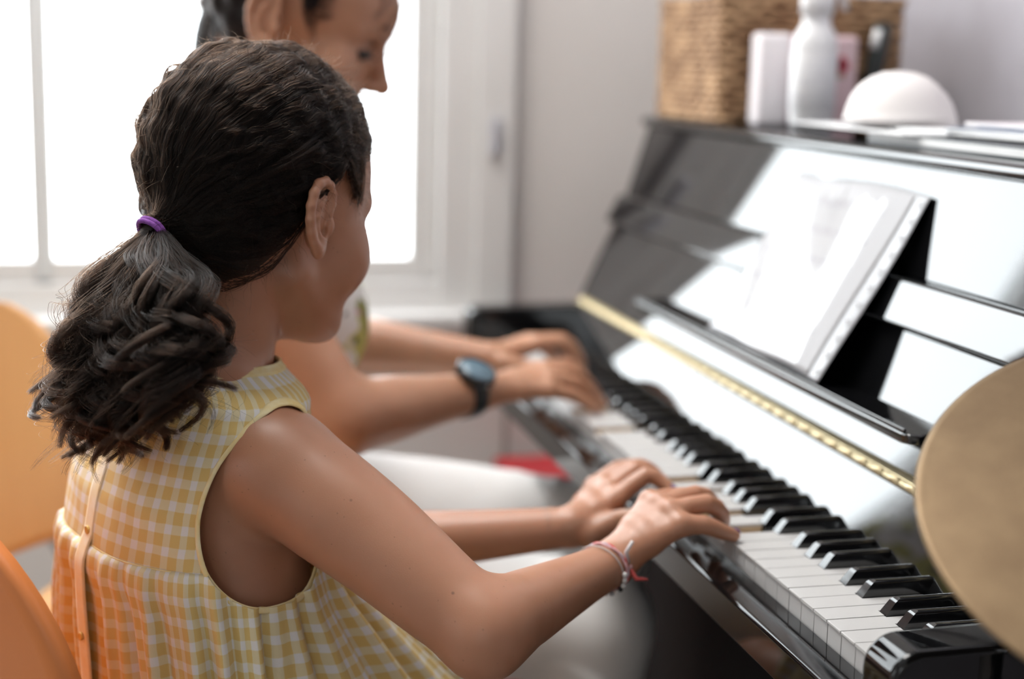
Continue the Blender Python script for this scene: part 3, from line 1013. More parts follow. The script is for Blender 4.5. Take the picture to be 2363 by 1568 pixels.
# ================================================================ people
def skin_mat(name, base, red, moles=(), freckle=0.0):
    m = mat(name, base, 0.40, Subsurface_Weight=0.22, Subsurface_Scale=0.006)
    bsdf(m).inputs["Subsurface Radius"].default_value = (1.0, 0.35, 0.2)
    bsdf(m).inputs["Specular IOR Level"].default_value = 0.55
    tc = nd(m, "ShaderNodeTexCoord")
    n = nd(m, "ShaderNodeTexNoise")
    n.inputs["Scale"].default_value = 22.0
    n.inputs["Detail"].default_value = 4.0
    lk(m, tc.outputs["Object"], n.inputs["Vector"])
    col = ramp(m, n.outputs["Fac"], [(0.3, base), (0.72, red)])
    if freckle:
        v = nd(m, "ShaderNodeTexVoronoi")
        v.inputs["Scale"].default_value = 150.0
        lk(m, tc.outputs["Object"], v.inputs["Vector"])
        n2 = nd(m, "ShaderNodeTexNoise")
        n2.inputs["Scale"].default_value = 60.0
        lk(m, tc.outputs["Object"], n2.inputs["Vector"])
        a = nd(m, "ShaderNodeMath", operation='LESS_THAN'); a.inputs[1].default_value = 0.12
        lk(m, v.outputs["Distance"], a.inputs[0])
        b = nd(m, "ShaderNodeMath", operation='GREATER_THAN'); b.inputs[1].default_value = 0.57
        lk(m, n2.outputs["Fac"], b.inputs[0])
        c = nd(m, "ShaderNodeMath", operation='MULTIPLY'); lk(m, a.outputs[0], c.inputs[0]); lk(m, b.outputs[0], c.inputs[1])
        d = nd(m, "ShaderNodeMath", operation='MULTIPLY'); lk(m, c.outputs[0], d.inputs[0]); d.inputs[1].default_value = freckle
        mx = nd(m, "ShaderNodeMix", data_type='RGBA')
        lk(m, d.outputs[0], mx.inputs["Factor"]); lk(m, col, mx.inputs["A"])
        mx.inputs["B"].default_value = (0.16, 0.075, 0.045, 1)
        col = mx.outputs["Result"]
    for p, r in moles:
        dist = nd(m, "ShaderNodeVectorMath", operation='DISTANCE')
        lk(m, tc.outputs["Object"], dist.inputs[0])
        dist.inputs[1].default_value = tuple(p)
        mr = nd(m, "ShaderNodeMapRange")
        mr.inputs["From Min"].default_value, mr.inputs["From Max"].default_value = r * 0.6, r
        mr.inputs["To Min"].default_value, mr.inputs["To Max"].default_value = 0.9, 0.0
        lk(m, dist.outputs["Value"], mr.inputs["Value"])
        mx = nd(m, "ShaderNodeMix", data_type='RGBA')
        lk(m, mr.outputs["Result"], mx.inputs["Factor"]); lk(m, col, mx.inputs["A"])
        mx.inputs["B"].default_value = (0.07, 0.03, 0.02, 1)
        col = mx.outputs["Result"]
    lk(m, col, bsdf(m).inputs["Base Color"])
    bp = nd(m, "ShaderNodeBump"); bp.inputs["Strength"].default_value = 0.12; bp.inputs["Distance"].default_value = 0.0006
    n3 = nd(m, "ShaderNodeTexNoise"); n3.inputs["Scale"].default_value = 900.0
    lk(m, tc.outputs["Object"], n3.inputs["Vector"]); lk(m, n3.outputs["Fac"], bp.inputs["Height"])
    lk(m, bp.outputs["Normal"], bsdf(m).inputs["Normal"])
    return m

def hair_mat(name, color, rough=0.32):
    m = bpy.data.materials.new(name)
    m.use_nodes = True
    nt = m.node_tree
    nt.nodes.clear()
    o = nt.nodes.new("ShaderNodeOutputMaterial")
    h = nt.nodes.new("ShaderNodeBsdfHairPrincipled")
    h.model = 'CHIANG'
    h.parametrization = 'COLOR'
    hi = nt.nodes.new("ShaderNodeHairInfo")
    rp = nt.nodes.new("ShaderNodeValToRGB")
    rp.color_ramp.elements[0].color = (*[c * 0.25 for c in color], 1)
    rp.color_ramp.elements[1].color = (*[min(1, c * 3.2) for c in color], 1)
    rp.color_ramp.elements[1].position = 1.0
    rp.color_ramp.elements.new(0.6).color = (*[c * 0.8 for c in color], 1)
    nt.links.new(hi.outputs["Random"], rp.inputs[0])
    nt.links.new(rp.outputs[0], h.inputs["Color"])
    h.inputs["Color"].default_value = (*color, 1)
    h.inputs["Roughness"].default_value = rough
    h.inputs["IOR"].default_value = 1.27
    h.inputs["Radial Roughness"].default_value = 0.45
    h.inputs["Random Roughness"].default_value = 0.3
    nt.links.new(h.outputs[0], o.inputs["Surface"])
    return m

class Frame:
    """head or hand frame: right, forward, up and an origin"""
    def __init__(self, o, yaw, pitch, roll=0.0, s=1.0):
        y, p = math.radians(yaw), math.radians(pitch)
        self.o = np.array(o, float)
        f = np.array([-math.sin(y) * math.cos(p), math.cos(y) * math.cos(p), -math.sin(p)])
        r = np.array([math.cos(y), math.sin(y), 0.0])
        u = np.cross(r, f)
        c, s_ = math.cos(math.radians(roll)), math.sin(math.radians(roll))
        self.r, self.u, self.f = r * c + u * s_, u * c - r * s_, f
        self.s = s
        self.A = np.stack([self.r, self.f, self.u])           # rows: local axes

    def w(self, x, y, z):
        return self.o + self.s * (self.r * x + self.f * y + self.u * z)

    def W(self, P):
        return self.o + self.s * (np.asarray(P) @ self.A)

def add_head(B, H, back=0.0965, fore=False):
    s = H.s
    def E(c, r, k=0.014, op='u', ax=None):
        B.ell(H.w(*c), np.array(r) * s, H.A if ax is None else ax, k * s, op)
    def C(a, b, r1, r2, k=0.010, op='u'):
        B.cone(H.w(*a), H.w(*b), r1 * s, r2 * s, k * s, None, op)
    E((0, 0.0905 - back, 0.038), (0.0735, back, 0.086))           # cranium
    if fore:
        E((0, 0.045, 0.036), (0.056, 0.0590, 0.044), 0.016)
    E((0, 0.030, 0.020), (0.0640, 0.0640, 0.078), 0.02)           # forehead and mid face
    E((0, 0.040, -0.035), (0.0560, 0.0520, 0.058), 0.02)          # cheeks
    E((0, 0.052, -0.072), (0.0400, 0.0380, 0.034), 0.018)         # mouth and jaw front
    C((0.047, 0.004, -0.052), (0.018, 0.074, -0.090), 0.013, 0.012, 0.022)   # jaw line
    C((-0.047, 0.004, -0.052), (-0.018, 0.074, -0.090), 0.013, 0.012, 0.022)
    E((0, 0.080, -0.091), (0.017, 0.014, 0.014), 0.014)           # chin
    for sx in (1, -1):
        E((0.040 * sx, 0.058, -0.032), (0.027, 0.026, 0.030), 0.02)           # cheek apple
        C((0.012 * sx, 0.090, 0.020), (0.046 * sx, 0.070, 0.016), 0.0075, 0.0075, 0.012)  # brow ridge
        E((0.033 * sx, 0.093, -0.001), (0.017, 0.013, 0.010), 0.010, 's')     # eye socket
        E((0.032 * sx, 0.0745, -0.001), (0.0125, 0.0125, 0.0120), 0.003)      # closed-down lid over the eye
        C((0.021 * sx, 0.0845, -0.001), (0.043 * sx, 0.0790, -0.003), 0.0022, 0.0020, 0.003)
    C((0, 0.090, 0.012), (0, 0.1085, -0.030), 0.0060, 0.0085, 0.009)          # nose
    E((0, 0.1085, -0.032), (0.0090, 0.0090, 0.0080), 0.006)
    for sx in (1, -1):
        E((0.0095 * sx, 0.0985, -0.035), (0.0065, 0.0085, 0.0065), 0.006)
        E((0.006 * sx, 0.1010, -0.0415), (0.0028, 0.0040, 0.0030), 0.003, 's')
    C((-0.016, 0.0870, -0.060), (0.016, 0.0870, -0.060), 0.0048, 0.0048, 0.006)   # upper lip
    C((0, 0.0925, -0.060), (0, 0.0925, -0.0605), 0.0055, 0.0055, 0.007)
    C((-0.014, 0.0860, -0.0705), (0.014, 0.0860, -0.0705), 0.0052, 0.0052, 0.006)  # lower lip
    C((-0.020, 0.0955, -0.0655), (0.020, 0.0955, -0.0655), 0.0018, 0.0018, 0.003, 's')

def add_ear(B, H, side=1, tilt=4, out=9):
    """outer ear in its own plane: a toward the back of the head, b up, c outward"""
    s = H.s
    t, o = math.radians(tilt), math.radians(out)
    base = np.array([0.0795 * side, -0.002, -0.006])
    # a leans backwards and outwards, c points outwards and forwards
    a = np.array([math.sin(o) * side, -math.cos(o), 0.0])
    c = np.array([math.cos(o) * side, math.sin(o), 0.0])
    b = np.array([0, 0, 1.0])
    a, b = a * math.cos(t) - b * math.sin(t) * 1.0, b * math.cos(t) + a * math.sin(t)
    def L(x, y, z=0.0):
        return H.W(base + x * a + y * b + z * c)
    ax = np.stack([a, b, c]) @ H.A
    # back shell
    B.ell(L(0.010, 0.004, 0.000), np.array([0.0150, 0.0265, 0.0050]) * s, ax, 0.004 * s)
    B.ell(L(0.004, -0.004, -0.006), np.array([0.010, 0.020, 0.010]) * s, ax, 0.006 * s)
    # hollow inside the rim
    B.ell(L(0.0095, 0.010, 0.0050), np.array([0.0115, 0.0190, 0.0044]) * s, ax, 0.002 * s, 's')
    B.ell(L(0.0065, -0.004, 0.0040), np.array([0.0075, 0.0095, 0.0075]) * s, ax, 0.002 * s, 's')
    # thin floor of the hollow
    B.ell(L(0.0105, 0.008, -0.0012), np.array([0.0130, 0.0215, 0.0030]) * s, ax, 0.0015 * s)
    # helix rim
    rim = [(-0.001, 0.006), (-0.003, 0.014), (-0.002, 0.022), (0.003, 0.0285), (0.010, 0.0315), (0.0175, 0.0285), (0.0225, 0.021), (0.0245, 0.011), (0.0235, 0.000), (0.0200, -0.010), (0.0150, -0.018), (0.0100, -0.0225)]
    rr = [0.0024, 0.0028, 0.0032, 0.0036, 0.0038, 0.0039, 0.0038, 0.0037, 0.0035, 0.0034, 0.0036, 0.0045]
    for i in range(len(rim) - 1):
        B.cone(L(*rim[i], 0.0022), L(*rim[i + 1], 0.0022), rr[i] * s, rr[i + 1] * s, 0.0022 * s)
    # antihelix fold
    an = [(0.0075, 0.0180), (0.0125, 0.0120), (0.0150, 0.0030), (0.0140, -0.0060), (0.0105, -0.0125)]
    for i in range(len(an) - 1):
        B.cone(L(*an[i], 0.0015), L(*an[i + 1], 0.0020), 0.0027 * s, 0.0029 * s, 0.002 * s)
    # lobe, tragus, antitragus
    B.ell(L(0.0065, -0.0225, 0.0010), np.array([0.0072, 0.0085, 0.0042]) * s, ax, 0.004 * s)
    B.ell(L(-0.0020, -0.0040, 0.0030), np.array([0.0038, 0.0062, 0.0034]) * s, ax, 0.003 * s)
    B.ell(L(0.0080, -0.0145, 0.0022), np.array([0.0042, 0.0032, 0.0032]) * s, ax, 0.002 * s)

# ---------------------------------------------------------------- the girl
GYAW = 25.0
gR = np.array([math.cos(math.radians(GYAW)), math.sin(math.radians(GYAW)), 0])
gF = np.array([-math.sin(math.radians(GYAW)), math.cos(math.radians(GYAW)), 0])
gH = Frame((-0.363, -0.404, 0.288), 38, 12, 0, 1.01)
girl = empty("person", (-0.36, -0.46, FLOOR), label="girl with a dark curly ponytail in a sleeveless yellow gingham dress playing the keys", cat="person")
GI = Matrix.Translation((0.36, 0.46, -FLOOR))
def gpart(o, parent=None):
    o.parent = parent or girl
    if parent is None:
        o.matrix_parent_inverse = GI
    return o
def T(z, R=0.0, Fw=0.0):
    """point in the girl's torso at height z"""
    zs = [-0.30, -0.08, 0.02, 0.06, 0.10, 0.13, 0.15, 0.168]
    cx = [-0.352, -0.352, -0.352, -0.355, -0.359, -0.361, -0.356, -0.352]
    cy = [-0.470, -0.470, -0.467, -0.462, -0.454, -0.445, -0.437, -0.430]
    return np.array([np.interp(z, zs, cx), np.interp(z, zs, cy), z]) + gR * R + gF * Fw

B = Body()
gax = np.stack([gR, gF, [0, 0, 1.0]])
# torso
B.ell(T(0.045, 0, -0.008), (0.108, 0.054, 0.098), gax, 0.012)
B.ell(T(0.085, 0.055, -0.018), (0.056, 0.040, 0.062), gax, 0.012)
B.ell(T(0.085, -0.055, -0.018), (0.056, 0.040, 0.062), gax, 0.012)
B.ell(T(-0.08), (0.105, 0.075, 0.11), gax, 0.03)
B.ell(T(-0.20), (0.125, 0.090, 0.07), gax, 0.03)
# neck and trapezius
nk0, nk1 = T(0.120, 0, -0.005), gH.w(0, -0.018, -0.030)
B.cone(nk0, nk1, 0.049, 0.0455, 0.02)
B.cone(T(0.150, 0, -0.01), T(0.118, 0.085, -0.008), 0.030, 0.026, 0.03)
B.cone(T(0.150, 0, -0.01), T(0.118, -0.085, -0.008), 0.030, 0.026, 0.03)
# right shoulder and arm
S = np.array([-0.264, -0.401, 0.092])
E_ = np.array([-0.140, -0.258, -0.008])
Wr = np.array([-0.278, -0.113, -0.012])
B.ell(S + np.array([0, 0, -0.002]), (0.047, 0.047, 0.044), None, 0.016)
B.cone(T(0.080, 0.070, -0.006), T(-0.02, 0.086, 0.0), 0.044, 0.040, 0.02)
B.cone(T(0.060, 0.068, 0.022), T(-0.03, 0.088, 0.026), 0.036, 0.040, 0.02)
um = S * 0.5 + E_ * 0.5
B.chain([S, S * 0.72 + E_ * 0.28 + np.array([0, 0, 0.002]), um + np.array([0.0, 0.002, 0.0015]), S * 0.2 + E_ * 0.8, E_], [0.0465, 0.0450, 0.0415, 0.0365, 0.0335], 0.014)
ed = (E_ - S) / np.linalg.norm(E_ - S)
wd = (Wr - E_) / np.linalg.norm(Wr - E_)
B.cone(E_ + ed * 0.006 - wd * 0.004 + np.array([0, 0, -0.006]), E_ + wd * 0.02, 0.025, 0.029, 0.015)   # elbow point
B.chain([E_, E_ + (Wr - E_) * 0.22, E_ + (Wr - E_) * 0.5, E_ + (Wr - E_) * 0.78, Wr], [0.0315, 0.0315, 0.0265, 0.0218, 0.0195], 0.015)
# left arm
SL = T(0.092, -0.100, 0.010)
EL = np.array([-0.475, -0.312, -0.052])
WL = np.array([-0.423, -0.106, -0.025])
B.ell(SL, (0.047, 0.047, 0.046), None, 0.02)
B.chain([SL, (SL + EL) / 2, EL], [0.045, 0.039, 0.032], 0.018)
B.chain([EL, EL + (WL - EL) * 0.25, EL + (WL - EL) * 0.6, WL], [0.031, 0.030, 0.0245, 0.0190], 0.015)

def add_hand(B, wrist, mcps, fingers, thumb, wr=0.017, fr=1.0, kk=0.010):
    for m_ in mcps:
        B.cone(np.array(wrist), np.array(m_), wr * 0.78, 0.0098 * fr, kk)
    for i in range(3):
        B.cone(np.array(mcps[i]), np.array(mcps[i + 1]), 0.0095 * fr, 0.0095 * fr, 0.005)
        mid0 = np.array(wrist) * 0.45 + np.array(mcps[i]) * 0.55
        mid1 = np.array(wrist) * 0.45 + np.array(mcps[i + 1]) * 0.55
        B.cone(mid0, mid1, 0.0115 * fr, 0.0115 * fr, 0.006)
    for m_, f_ in zip(mcps, fingers):
        pts = [np.array(m_)] + [np.array(q) for q in f_]
        B.chain(pts, [0.0094 * fr, 0.0084 * fr, 0.0073 * fr, 0.0060 * fr][:len(pts)], 0.0035, 2)
    if thumb is not None:
        B.chain([np.array(q) for q in thumb], [0.0135 * fr, 0.0110 * fr, 0.0092 * fr, 0.0068 * fr][:len(thumb)], 0.006)

hand_r_wrist = Wr
m5, m4, m3, m2 = onX(1570, 1212, -.276), onX(1545, 1183, -.291), onX(1523, 1168, -.306), onX(1500, 1158, -.322)
F5 = [onX(1622, 1212, -.275), onX(1662, 1226, -.278), np.array([-0.282, 0.000, 0.0062])]
F4 = [onX(1630, 1162, -.293), onX(1664, 1186, -.303), np.array([-0.3165, 0.004, 0.0068])]
F3 = [onX(1604, 1142, -.314), onX(1640, 1156, -.326), np.array([-0.342, 0.008, 0.0068])]
F2 = [onX(1576, 1146, -.334), onX(1606, 1166, -.346), np.array([-0.362, -0.004, 0.0068])]
TH = [Wr + np.array([-0.020, 0.016, -0.004]), np.array([-0.325, -0.078, -0.004]), np.array([-0.352, -0.050, 0.000]), np.array([-0.372, -0.026, 0.004])]
add_hand(B, Wr, [m2, m3, m4, m5], [F2, F3, F4, F5], TH, 0.0175)
n2, n3, n4, n5 = onX(1422, 1152, -.432), onX(1404, 1133, -.452), np.array([-0.472, -0.060, 0.000]), np.array([-0.490, -0.064, -0.006])
G2 = [onX(1491, 1098, -.436), onX(1524, 1112, -.431), np.array([-0.4235, -0.0085, 0.0068])]
G3 = [onX(1468, 1084, -.459), onX(1500, 1096, -.458), np.array([-0.458, -0.004, 0.0068])]
G4 = [np.array([-0.478, -0.030, 0.016]), np.array([-0.481, -0.012, 0.013]), np.array([-0.483, -0.002, 0.0065])]
G5 = [np.array([-0.500, -0.038, 0.008]), np.array([-0.505, -0.022, 0.008]), np.array([-0.509, -0.012, 0.004])]
TL = [WL + np.array([0.012, 0.014, -0.004]), onX(1420, 1205, -.408), onX(1462, 1196, -.396), np.array([-0.384, -0.030, -0.002])]
add_hand(B, WL, [n2, n3, n4, n5], [G2, G3, G4, G5], TL, 0.0175)
# legs under the dress
for sx in (1, -1):
    hip, knee, ank = T(-0.225, 0.07 * sx, 0.02), T(-0.20, 0.08 * sx, 0.02) + np.array([-0.10, 0.26, -0.055]), T(-0.2, 0.08 * sx, 0) + np.array([-0.08, 0.27, 0])
    ank[2] = FLOOR + 0.07
    B.chain([hip, knee], [0.064, 0.048], 0.03)
    B.chain([knee, knee * 0.6 + ank * 0.4, ank], [0.048, 0.042, 0.028], 0.02)
    B.cone(ank + np.array([0, -0.01, -0.04]), ank + np.array([-0.04, 0.12, -0.048]), 0.026, 0.019, 0.015)
add_head(B, gH)
add_ear(B, gH, 1)
add_ear(B, gH, -1)
moles = [(onX(810, 1153, -.20), .0021), (onX(1045, 1368, -.135), .0021), (onX(955, 1398, -.14), .0017), (onX(905, 1395, -.15), .0020), (onX(757, 1092, -.21), .0012), (onX(1262, 1376, -.18), .0011), (onX(627, 918, -.24), .0013), (onX(938, 1288, -.15), .0012), (onX(887, 1300, -.16), .0009)]
# each mole lies on the skin under its pixel: drop it onto the arm by marching along the line of sight to the surface
def drop(px, py):
    d = ray(px, py); d = d / np.linalg.norm(d)
    best = None
    P = CAM_POS + d * np.linspace(0.85, 1.5, 1400)[:, None]
    D = np.full(len(P), 1.0)
    for t, a, b, c, dd, k, flat, op in B.p:
        if t == 'c' and op == 'u':
            D = np.minimum(D, Body._cone(P, a, b, c, dd))
        elif t == 'n':
            for i in range(len(a) - 1):
                D = np.minimum(D, Body._cone(P, a[i], a[i + 1], b[i], b[i + 1]))
    i = np.argmax(D < 0.002) if (D < 0.002).any() else D.argmin()
    return P[i]
mole_px = [(810, 1153, .0024), (1045, 1368, .0024), (903, 1397, .0022), (757, 1092, .0014), (1264, 1376, .0012), (938, 1288, .0014), (957, 1287, .0010), (834, 1245, .0010), (1158, 1388, .0010), (1117, 1470, .0009)]
M_skin_g = skin_mat("girl_skin", (0.43, 0.198, 0.113), (0.47, 0.228, 0.137), [(drop(x, y), r) for x, y, r in mole_px], 0.35)
boxes = [((-0.46, -0.53, 0.145), (-0.25, -0.27, 0.43), 0.00125),
         ((-0.40, -0.145, -0.045), (-0.255, 0.03, 0.062), 0.0013),
         ((-0.53, -0.135, -0.055), (-0.403, 0.03, 0.05), 0.0015),
         ((-0.56, -0.60, FLOOR), (-0.09, 0.03, 0.17), 0.0026)]
me = body_mesh("girl_body", B, boxes)
gbody = gpart(obj("body", me, M_skin_g))
# finger nails
M_nail = mat("purple_nail", (0.10, 0.03, 0.16), 0.2)
for tip, pre in ((F5[2], F5[1]), (F4[2], F4[1]), (G2[2], G2[1])):
    d = (tip - pre) / np.linalg.norm(tip - pre)
    side_ = np.cross(d, [0, 0, 1.0]); side_ /= np.linalg.norm(side_)
    n_ = np.cross(side_, d)
    c = tip + n_ * 0.0054 + d * 0.0012
    Mx = Matrix(((side_[0], d[0], n_[0], c[0]), (side_[1], d[1], n_[1], c[1]), (side_[2], d[2], n_[2], c[2]), (0, 0, 0, 1)))
    mb = MB().lathe([(0.0, 0.0016), (0.35, 0.0014), (0.7, 0.0008), (1.0, -0.0006), (0.9, -0.0012), (0, -0.0012)], 16, Matrix.Identity(4))
    mb.v = [tuple(Mx @ Vector((x * 0.0036, y * 0.0052, z))) for x, y, z in mb.v]
    gpart(mb.build("fingernail", M_nail, smooth=True), gbody)
# eye lashes and brows are built on the face
M_hair_d = noise_mat("dark_hair_mass", (0.010, 0.006, 0.0045), (0.018, 0.011, 0.008), 60, 0.6)
M_hair_g = hair_mat("girl_hair", (0.0068, 0.0034, 0.0020))
for sx in (1, -1):
    br = MB().tube([gH.w(0.014 * sx, 0.0985, 0.022), gH.w(0.028 * sx, 0.0945, 0.0265), gH.w(0.044 * sx, 0.0835, 0.022)], [0.0020, 0.0026, 0.0010], 8)
    gpart(br.build("eyebrow", M_hair_d, smooth=True), gbody)
    ls = MB()
    for k in range(9):
        x = (0.024 + 0.0022 * k) * sx
        yb = 0.0868 - 0.0006 * k
        ls.tube([gH.w(x, yb, -0.003), gH.w(x * 1.04, yb + 0.004, -0.0045), gH.w(x * 1.10, yb + 0.0085, -0.0035)], [0.0004, 0.0003, 0.0001], 4)
    gpart(ls.build("eyelashes", M_hair_d), gbody)

# ---- hair: cap, combed strands, ponytail
HC = np.array([0, -0.005, 0.036])
HR = np.array([0.0785, 0.1030, 0.0925])
TIE = np.array([0.004, -0.1060, -0.034])
def hairline(y, x):
    ys = [-0.115, -0.095, -0.070, -0.045, -0.026, -0.012, 0.004, 0.016, 0.024, 0.034, 0.046, 0.062, 0.078, 0.10]
    zs = [-0.080, -0.084, -0.080, -0.062, -0.036, 0.002, 0.040, 0.038, 0.022, 0.010, 0.020, 0.046, 0.064, 0.080]
    return np.interp(y, ys, zs)
NC, NR = np.array([0, -0.026, -0.022]), np.array([0.0640, 0.0660, 0.0700])
def hair_surf(d, lift=0.0):
    d = d / np.linalg.norm(d, axis=-1, keepdims=True)
    rr = 1.0 / np.sqrt(((d / HR) ** 2).sum(-1, keepdims=True))
    # below the ears the hair follows the nape: the far side of a second, lower ellipsoid
    q = (HC - NC) / NR
    e = d / NR
    a, b, c = (e * e).sum(-1, keepdims=True), (e * q).sum(-1, keepdims=True), (q * q).sum() - 1
    r2 = (-b + np.sqrt(np.maximum(b * b - a * c, 0))) / a
    rr = np.log(np.exp(rr * 220) + np.exp(r2 * 220)) / 220
    P = HC + d * (rr + lift)
    # hug the temples and the forehead
    k = np.clip((P[..., 1:2] - 0.015) / 0.055, 0, 1) * np.clip((0.105 - P[..., 2:3]) / 0.06, 0, 1)
    k = k * k * (3 - 2 * k)
    return P * (1 - np.array([0.16, 0.03, 0.0]) * k)
tie_dir = (TIE - HC) / np.linalg.norm(TIE - HC)
def sample_roots(n, rng, lowonly=False):
    out = []
    while len(out) < n:
        d = rng.normal(size=(4000, 3))
        d /= np.linalg.norm(d, axis=1, keepdims=True)
        P = hair_surf(d)
        ok = P[:, 2] > hairline(P[:, 1], P[:, 0]) + rng.normal(size=4000) * 0.0018
        if lowonly:
            ok &= P[:, 2] < hairline(P[:, 1], P[:, 0]) + 0.012
        out += list(d[ok])
    return np.array(out[:n])
def slerp(a, b, t):
    c = np.clip((a * b).sum(-1, keepdims=True), -1, 1)
    o = np.arccos(c)
    so = np.maximum(np.sin(o), 1e-4)
    return (np.sin((1 - t) * o) * a + np.sin(t * o) * b) / so
def snoise(P, f, seed):
    r = np.random.default_rng(seed)
    v = np.zeros(P.shape[:-1])
    for _ in range(5):
        k = r.normal(size=3) * f
        v = v + np.sin(P @ k + r.uniform(0, 6.28))
    return v / 2.2
def combed(n, rng, npt=26, lift=(0.0, 0.0045), wave=0.0024, lowonly=False, tmax=1.0, clump=0):
    d0 = sample_roots(n, rng, lowonly)
    t = np.linspace(0, 1, npt)[None, :, None]
    d1 = tie_dir + rng.normal(size=(n, 3)) * 0.05
    d1 /= np.linalg.norm(d1, axis=1, keepdims=True)
    D = slerp(d0[:, None, :], d1[:, None, :], t * tmax)
    # hair is combed back first, then swept down: bend the path upward for roots at the temples
    lf = rng.uniform(*lift, size=(n, 1, 1)) * np.sin(np.pi * np.clip(t, 0.02, 1)) ** 0.5
    root = hair_surf(d0)
    P = hair_surf(D, 0.0)
    # strands from the temples pass above and behind the ear, none crosses bare skin
    for _ in range(3):
        low = hairline(P[..., 1], P[..., 0]) + 0.0015 + rng.uniform(0, 0.006, (n, 1))
        low = np.where((P[..., 1] < 0.036) & (P[..., 1] > -0.075) & (t[..., 0] > 0.04), low, -1)
        P2_ = P.copy()
        P2_[..., 2] = np.maximum(P[..., 2], low)
        ker = np.array([0.1, 0.2, 0.4, 0.2, 0.1])
        dz = P2_[..., 2] - P[..., 2]
        pad = np.pad(dz, ((0, 0), (2, 2)), mode='edge')
        dz = np.maximum(dz, sum(ker[k] * pad[:, k:k + npt] for k in range(5)))
        P2_[..., 2] = P[..., 2] + dz
        P = hair_surf(P2_ - HC, 0.0)
    nrm = (P - HC) / HR ** 2
    nrm /= np.linalg.norm(nrm, axis=-1, keepdims=True)
    tan = np.gradient(P, axis=1)
    tan /= np.linalg.norm(tan, axis=-1, keepdims=True) + 1e-9
    side_ = np.cross(tan, nrm)
    arc = np.linalg.norm(np.diff(P, axis=1, prepend=P[:, :1]), axis=-1).cumsum(1)
    ph = 2.6 * snoise(root, 55.0, 3)[:, None] + rng.normal(size=(n, 1)) * 0.35
    am = wave * (0.6 + 0.5 * snoise(root, 40.0, 5)[:, None]) * np.clip((0.088 - root[:, 1:2]) / 0.03, 0.25, 1)
    w_ = am * np.sin(2 * np.pi * arc / 0.026 + ph) * np.clip(arc / 0.012, 0, 1)
    lock = 0.0024 * np.clip(snoise(P, 120.0, 9), -1, 1)
    P = P + side_ * w_[..., None] + nrm * (lf + (0.0012 + lock + 0.5 * am * np.cos(2 * np.pi * arc / 0.026 + ph))[..., None])
    if clump:
        # neighbouring strands join into locks
        gi = rng.choice(n, clump, replace=False)
        own = np.array([((root[gi] - r_) ** 2).sum(1).argmin() for r_ in root])
        lockl = rng.uniform(-0.0012, 0.0042, clump)
        pull = 0.78 * np.clip(t / 0.35, 0, 1) * (1 - 0.35 * np.clip((t - 0.7) / 0.3, 0, 1))
        P = P + pull * (P[gi[own]] - P) + nrm * (lockl[own][:, None, None] * np.sin(np.pi * np.clip(t * 1.1, 0, 1)))
    # gather into the tie
    g = np.clip((t - 0.80) / 0.20, 0, 1) ** 2
    end = TIE + rng.normal(size=(n, 1, 3)) * 0.0045
    P = P * (1 - g) + end * g
    return P

# cap under the strands: a closed shell following the hairline
nu, nv = 96, 72
capV, capQ = [], []
for j in range(nv):
    for i in range(nu):
        a = 2 * math.pi * i / nu
        # direction fan around the crown; the last ring sits on the hairline
        lo_t, hi_t = 0.0, math.pi
        # walk down from the crown until the hairline is met
        for _ in range(18):
            mt = (lo_t + hi_t) / 2
            d = np.array([math.sin(mt) * math.sin(a), math.sin(mt) * math.cos(a), math.cos(mt)])
            P = hair_surf(d)
            if P[2] > hairline(P[1], P[0]):
                lo_t = mt
            else:
                hi_t = mt
        th = lo_t * (j / (nv - 1)) if j < nv - 1 else lo_t
        d = np.array([math.sin(th) * math.sin(a), math.sin(th) * math.cos(a), math.cos(th)])
        edge = max(0.0, (j / (nv - 1) - 0.86) / 0.14)
        capV.append(hair_surf(d, -0.0012 - 0.0060 * edge))
for j in range(nv - 1):
    for i in range(nu):
        k = (i + 1) % nu
        capQ.append((j * nu + i, (j + 1) * nu + i, (j + 1) * nu + k, j * nu + k))
hair = gpart(obj("hair", fast_mesh("hair", gH.W(np.array(capV)), capQ), M_hair_d))
r1 = np.random.default_rng(11)
rad_in = np.concatenate([np.full(24, 0.00014), [0.00012, 0.0001]])
P1 = combed(12500, r1, clump=520)
gpart(strands("combed_hair", gH.W(P1), rad_in, M_hair_g, None), hair)
P2 = combed(450, r1, lift=(0.002, 0.009), wave=0.004)
gpart(strands("loose_hair", gH.W(P2), 0.00005, M_hair_g, None), hair)
# short frizz along the crown and hairline
def frizz(n, rng, L=(0.008, 0.028), lowonly=False, front=False):
    d = sample_roots(n, rng, lowonly)
    P0 = hair_surf(d, 0.001)
    if front:
        m = (P0[:, 1] > 0.0) & (P0[:, 2] > 0.05)
        d, P0 = d[m], P0[m]
    n = len(d)
    nrm = (P0 - HC) / HR ** 2
    nrm /= np.linalg.norm(nrm, axis=1, keepdims=True)
    dirn = nrm * rng.uniform(0.25, 1.0, (n, 1)) + rng.normal(size=(n, 3)) * 0.6
    dirn /= np.linalg.norm(dirn, axis=1, keepdims=True)
    LL = rng.uniform(*L, (n, 1, 1))
    t = np.linspace(0, 1, 12)[None, :, None]
    curl = rng.uniform(0.0005, 0.0035, (n, 1, 1))
    e1 = np.cross(dirn, rng.normal(size=(n, 3)))
    e1 /= np.linalg.norm(e1, axis=1, keepdims=True)
    e2 = np.cross(dirn, e1)
    w_ = rng.uniform(3, 9, (n, 1, 1))
    return P0[:, None] + dirn[:, None] * LL * t + curl * t * (e1[:, None] * np.cos(w_ * t) + e2[:, None] * np.sin(w_ * t)) - np.array([0, 0, 0.006]) * t ** 2
P3 = np.concatenate([frizz(1500, r1), frizz(3600, r1, (0.01, 0.028), front=True), frizz(600, r1, (0.006, 0.02), lowonly=True)])
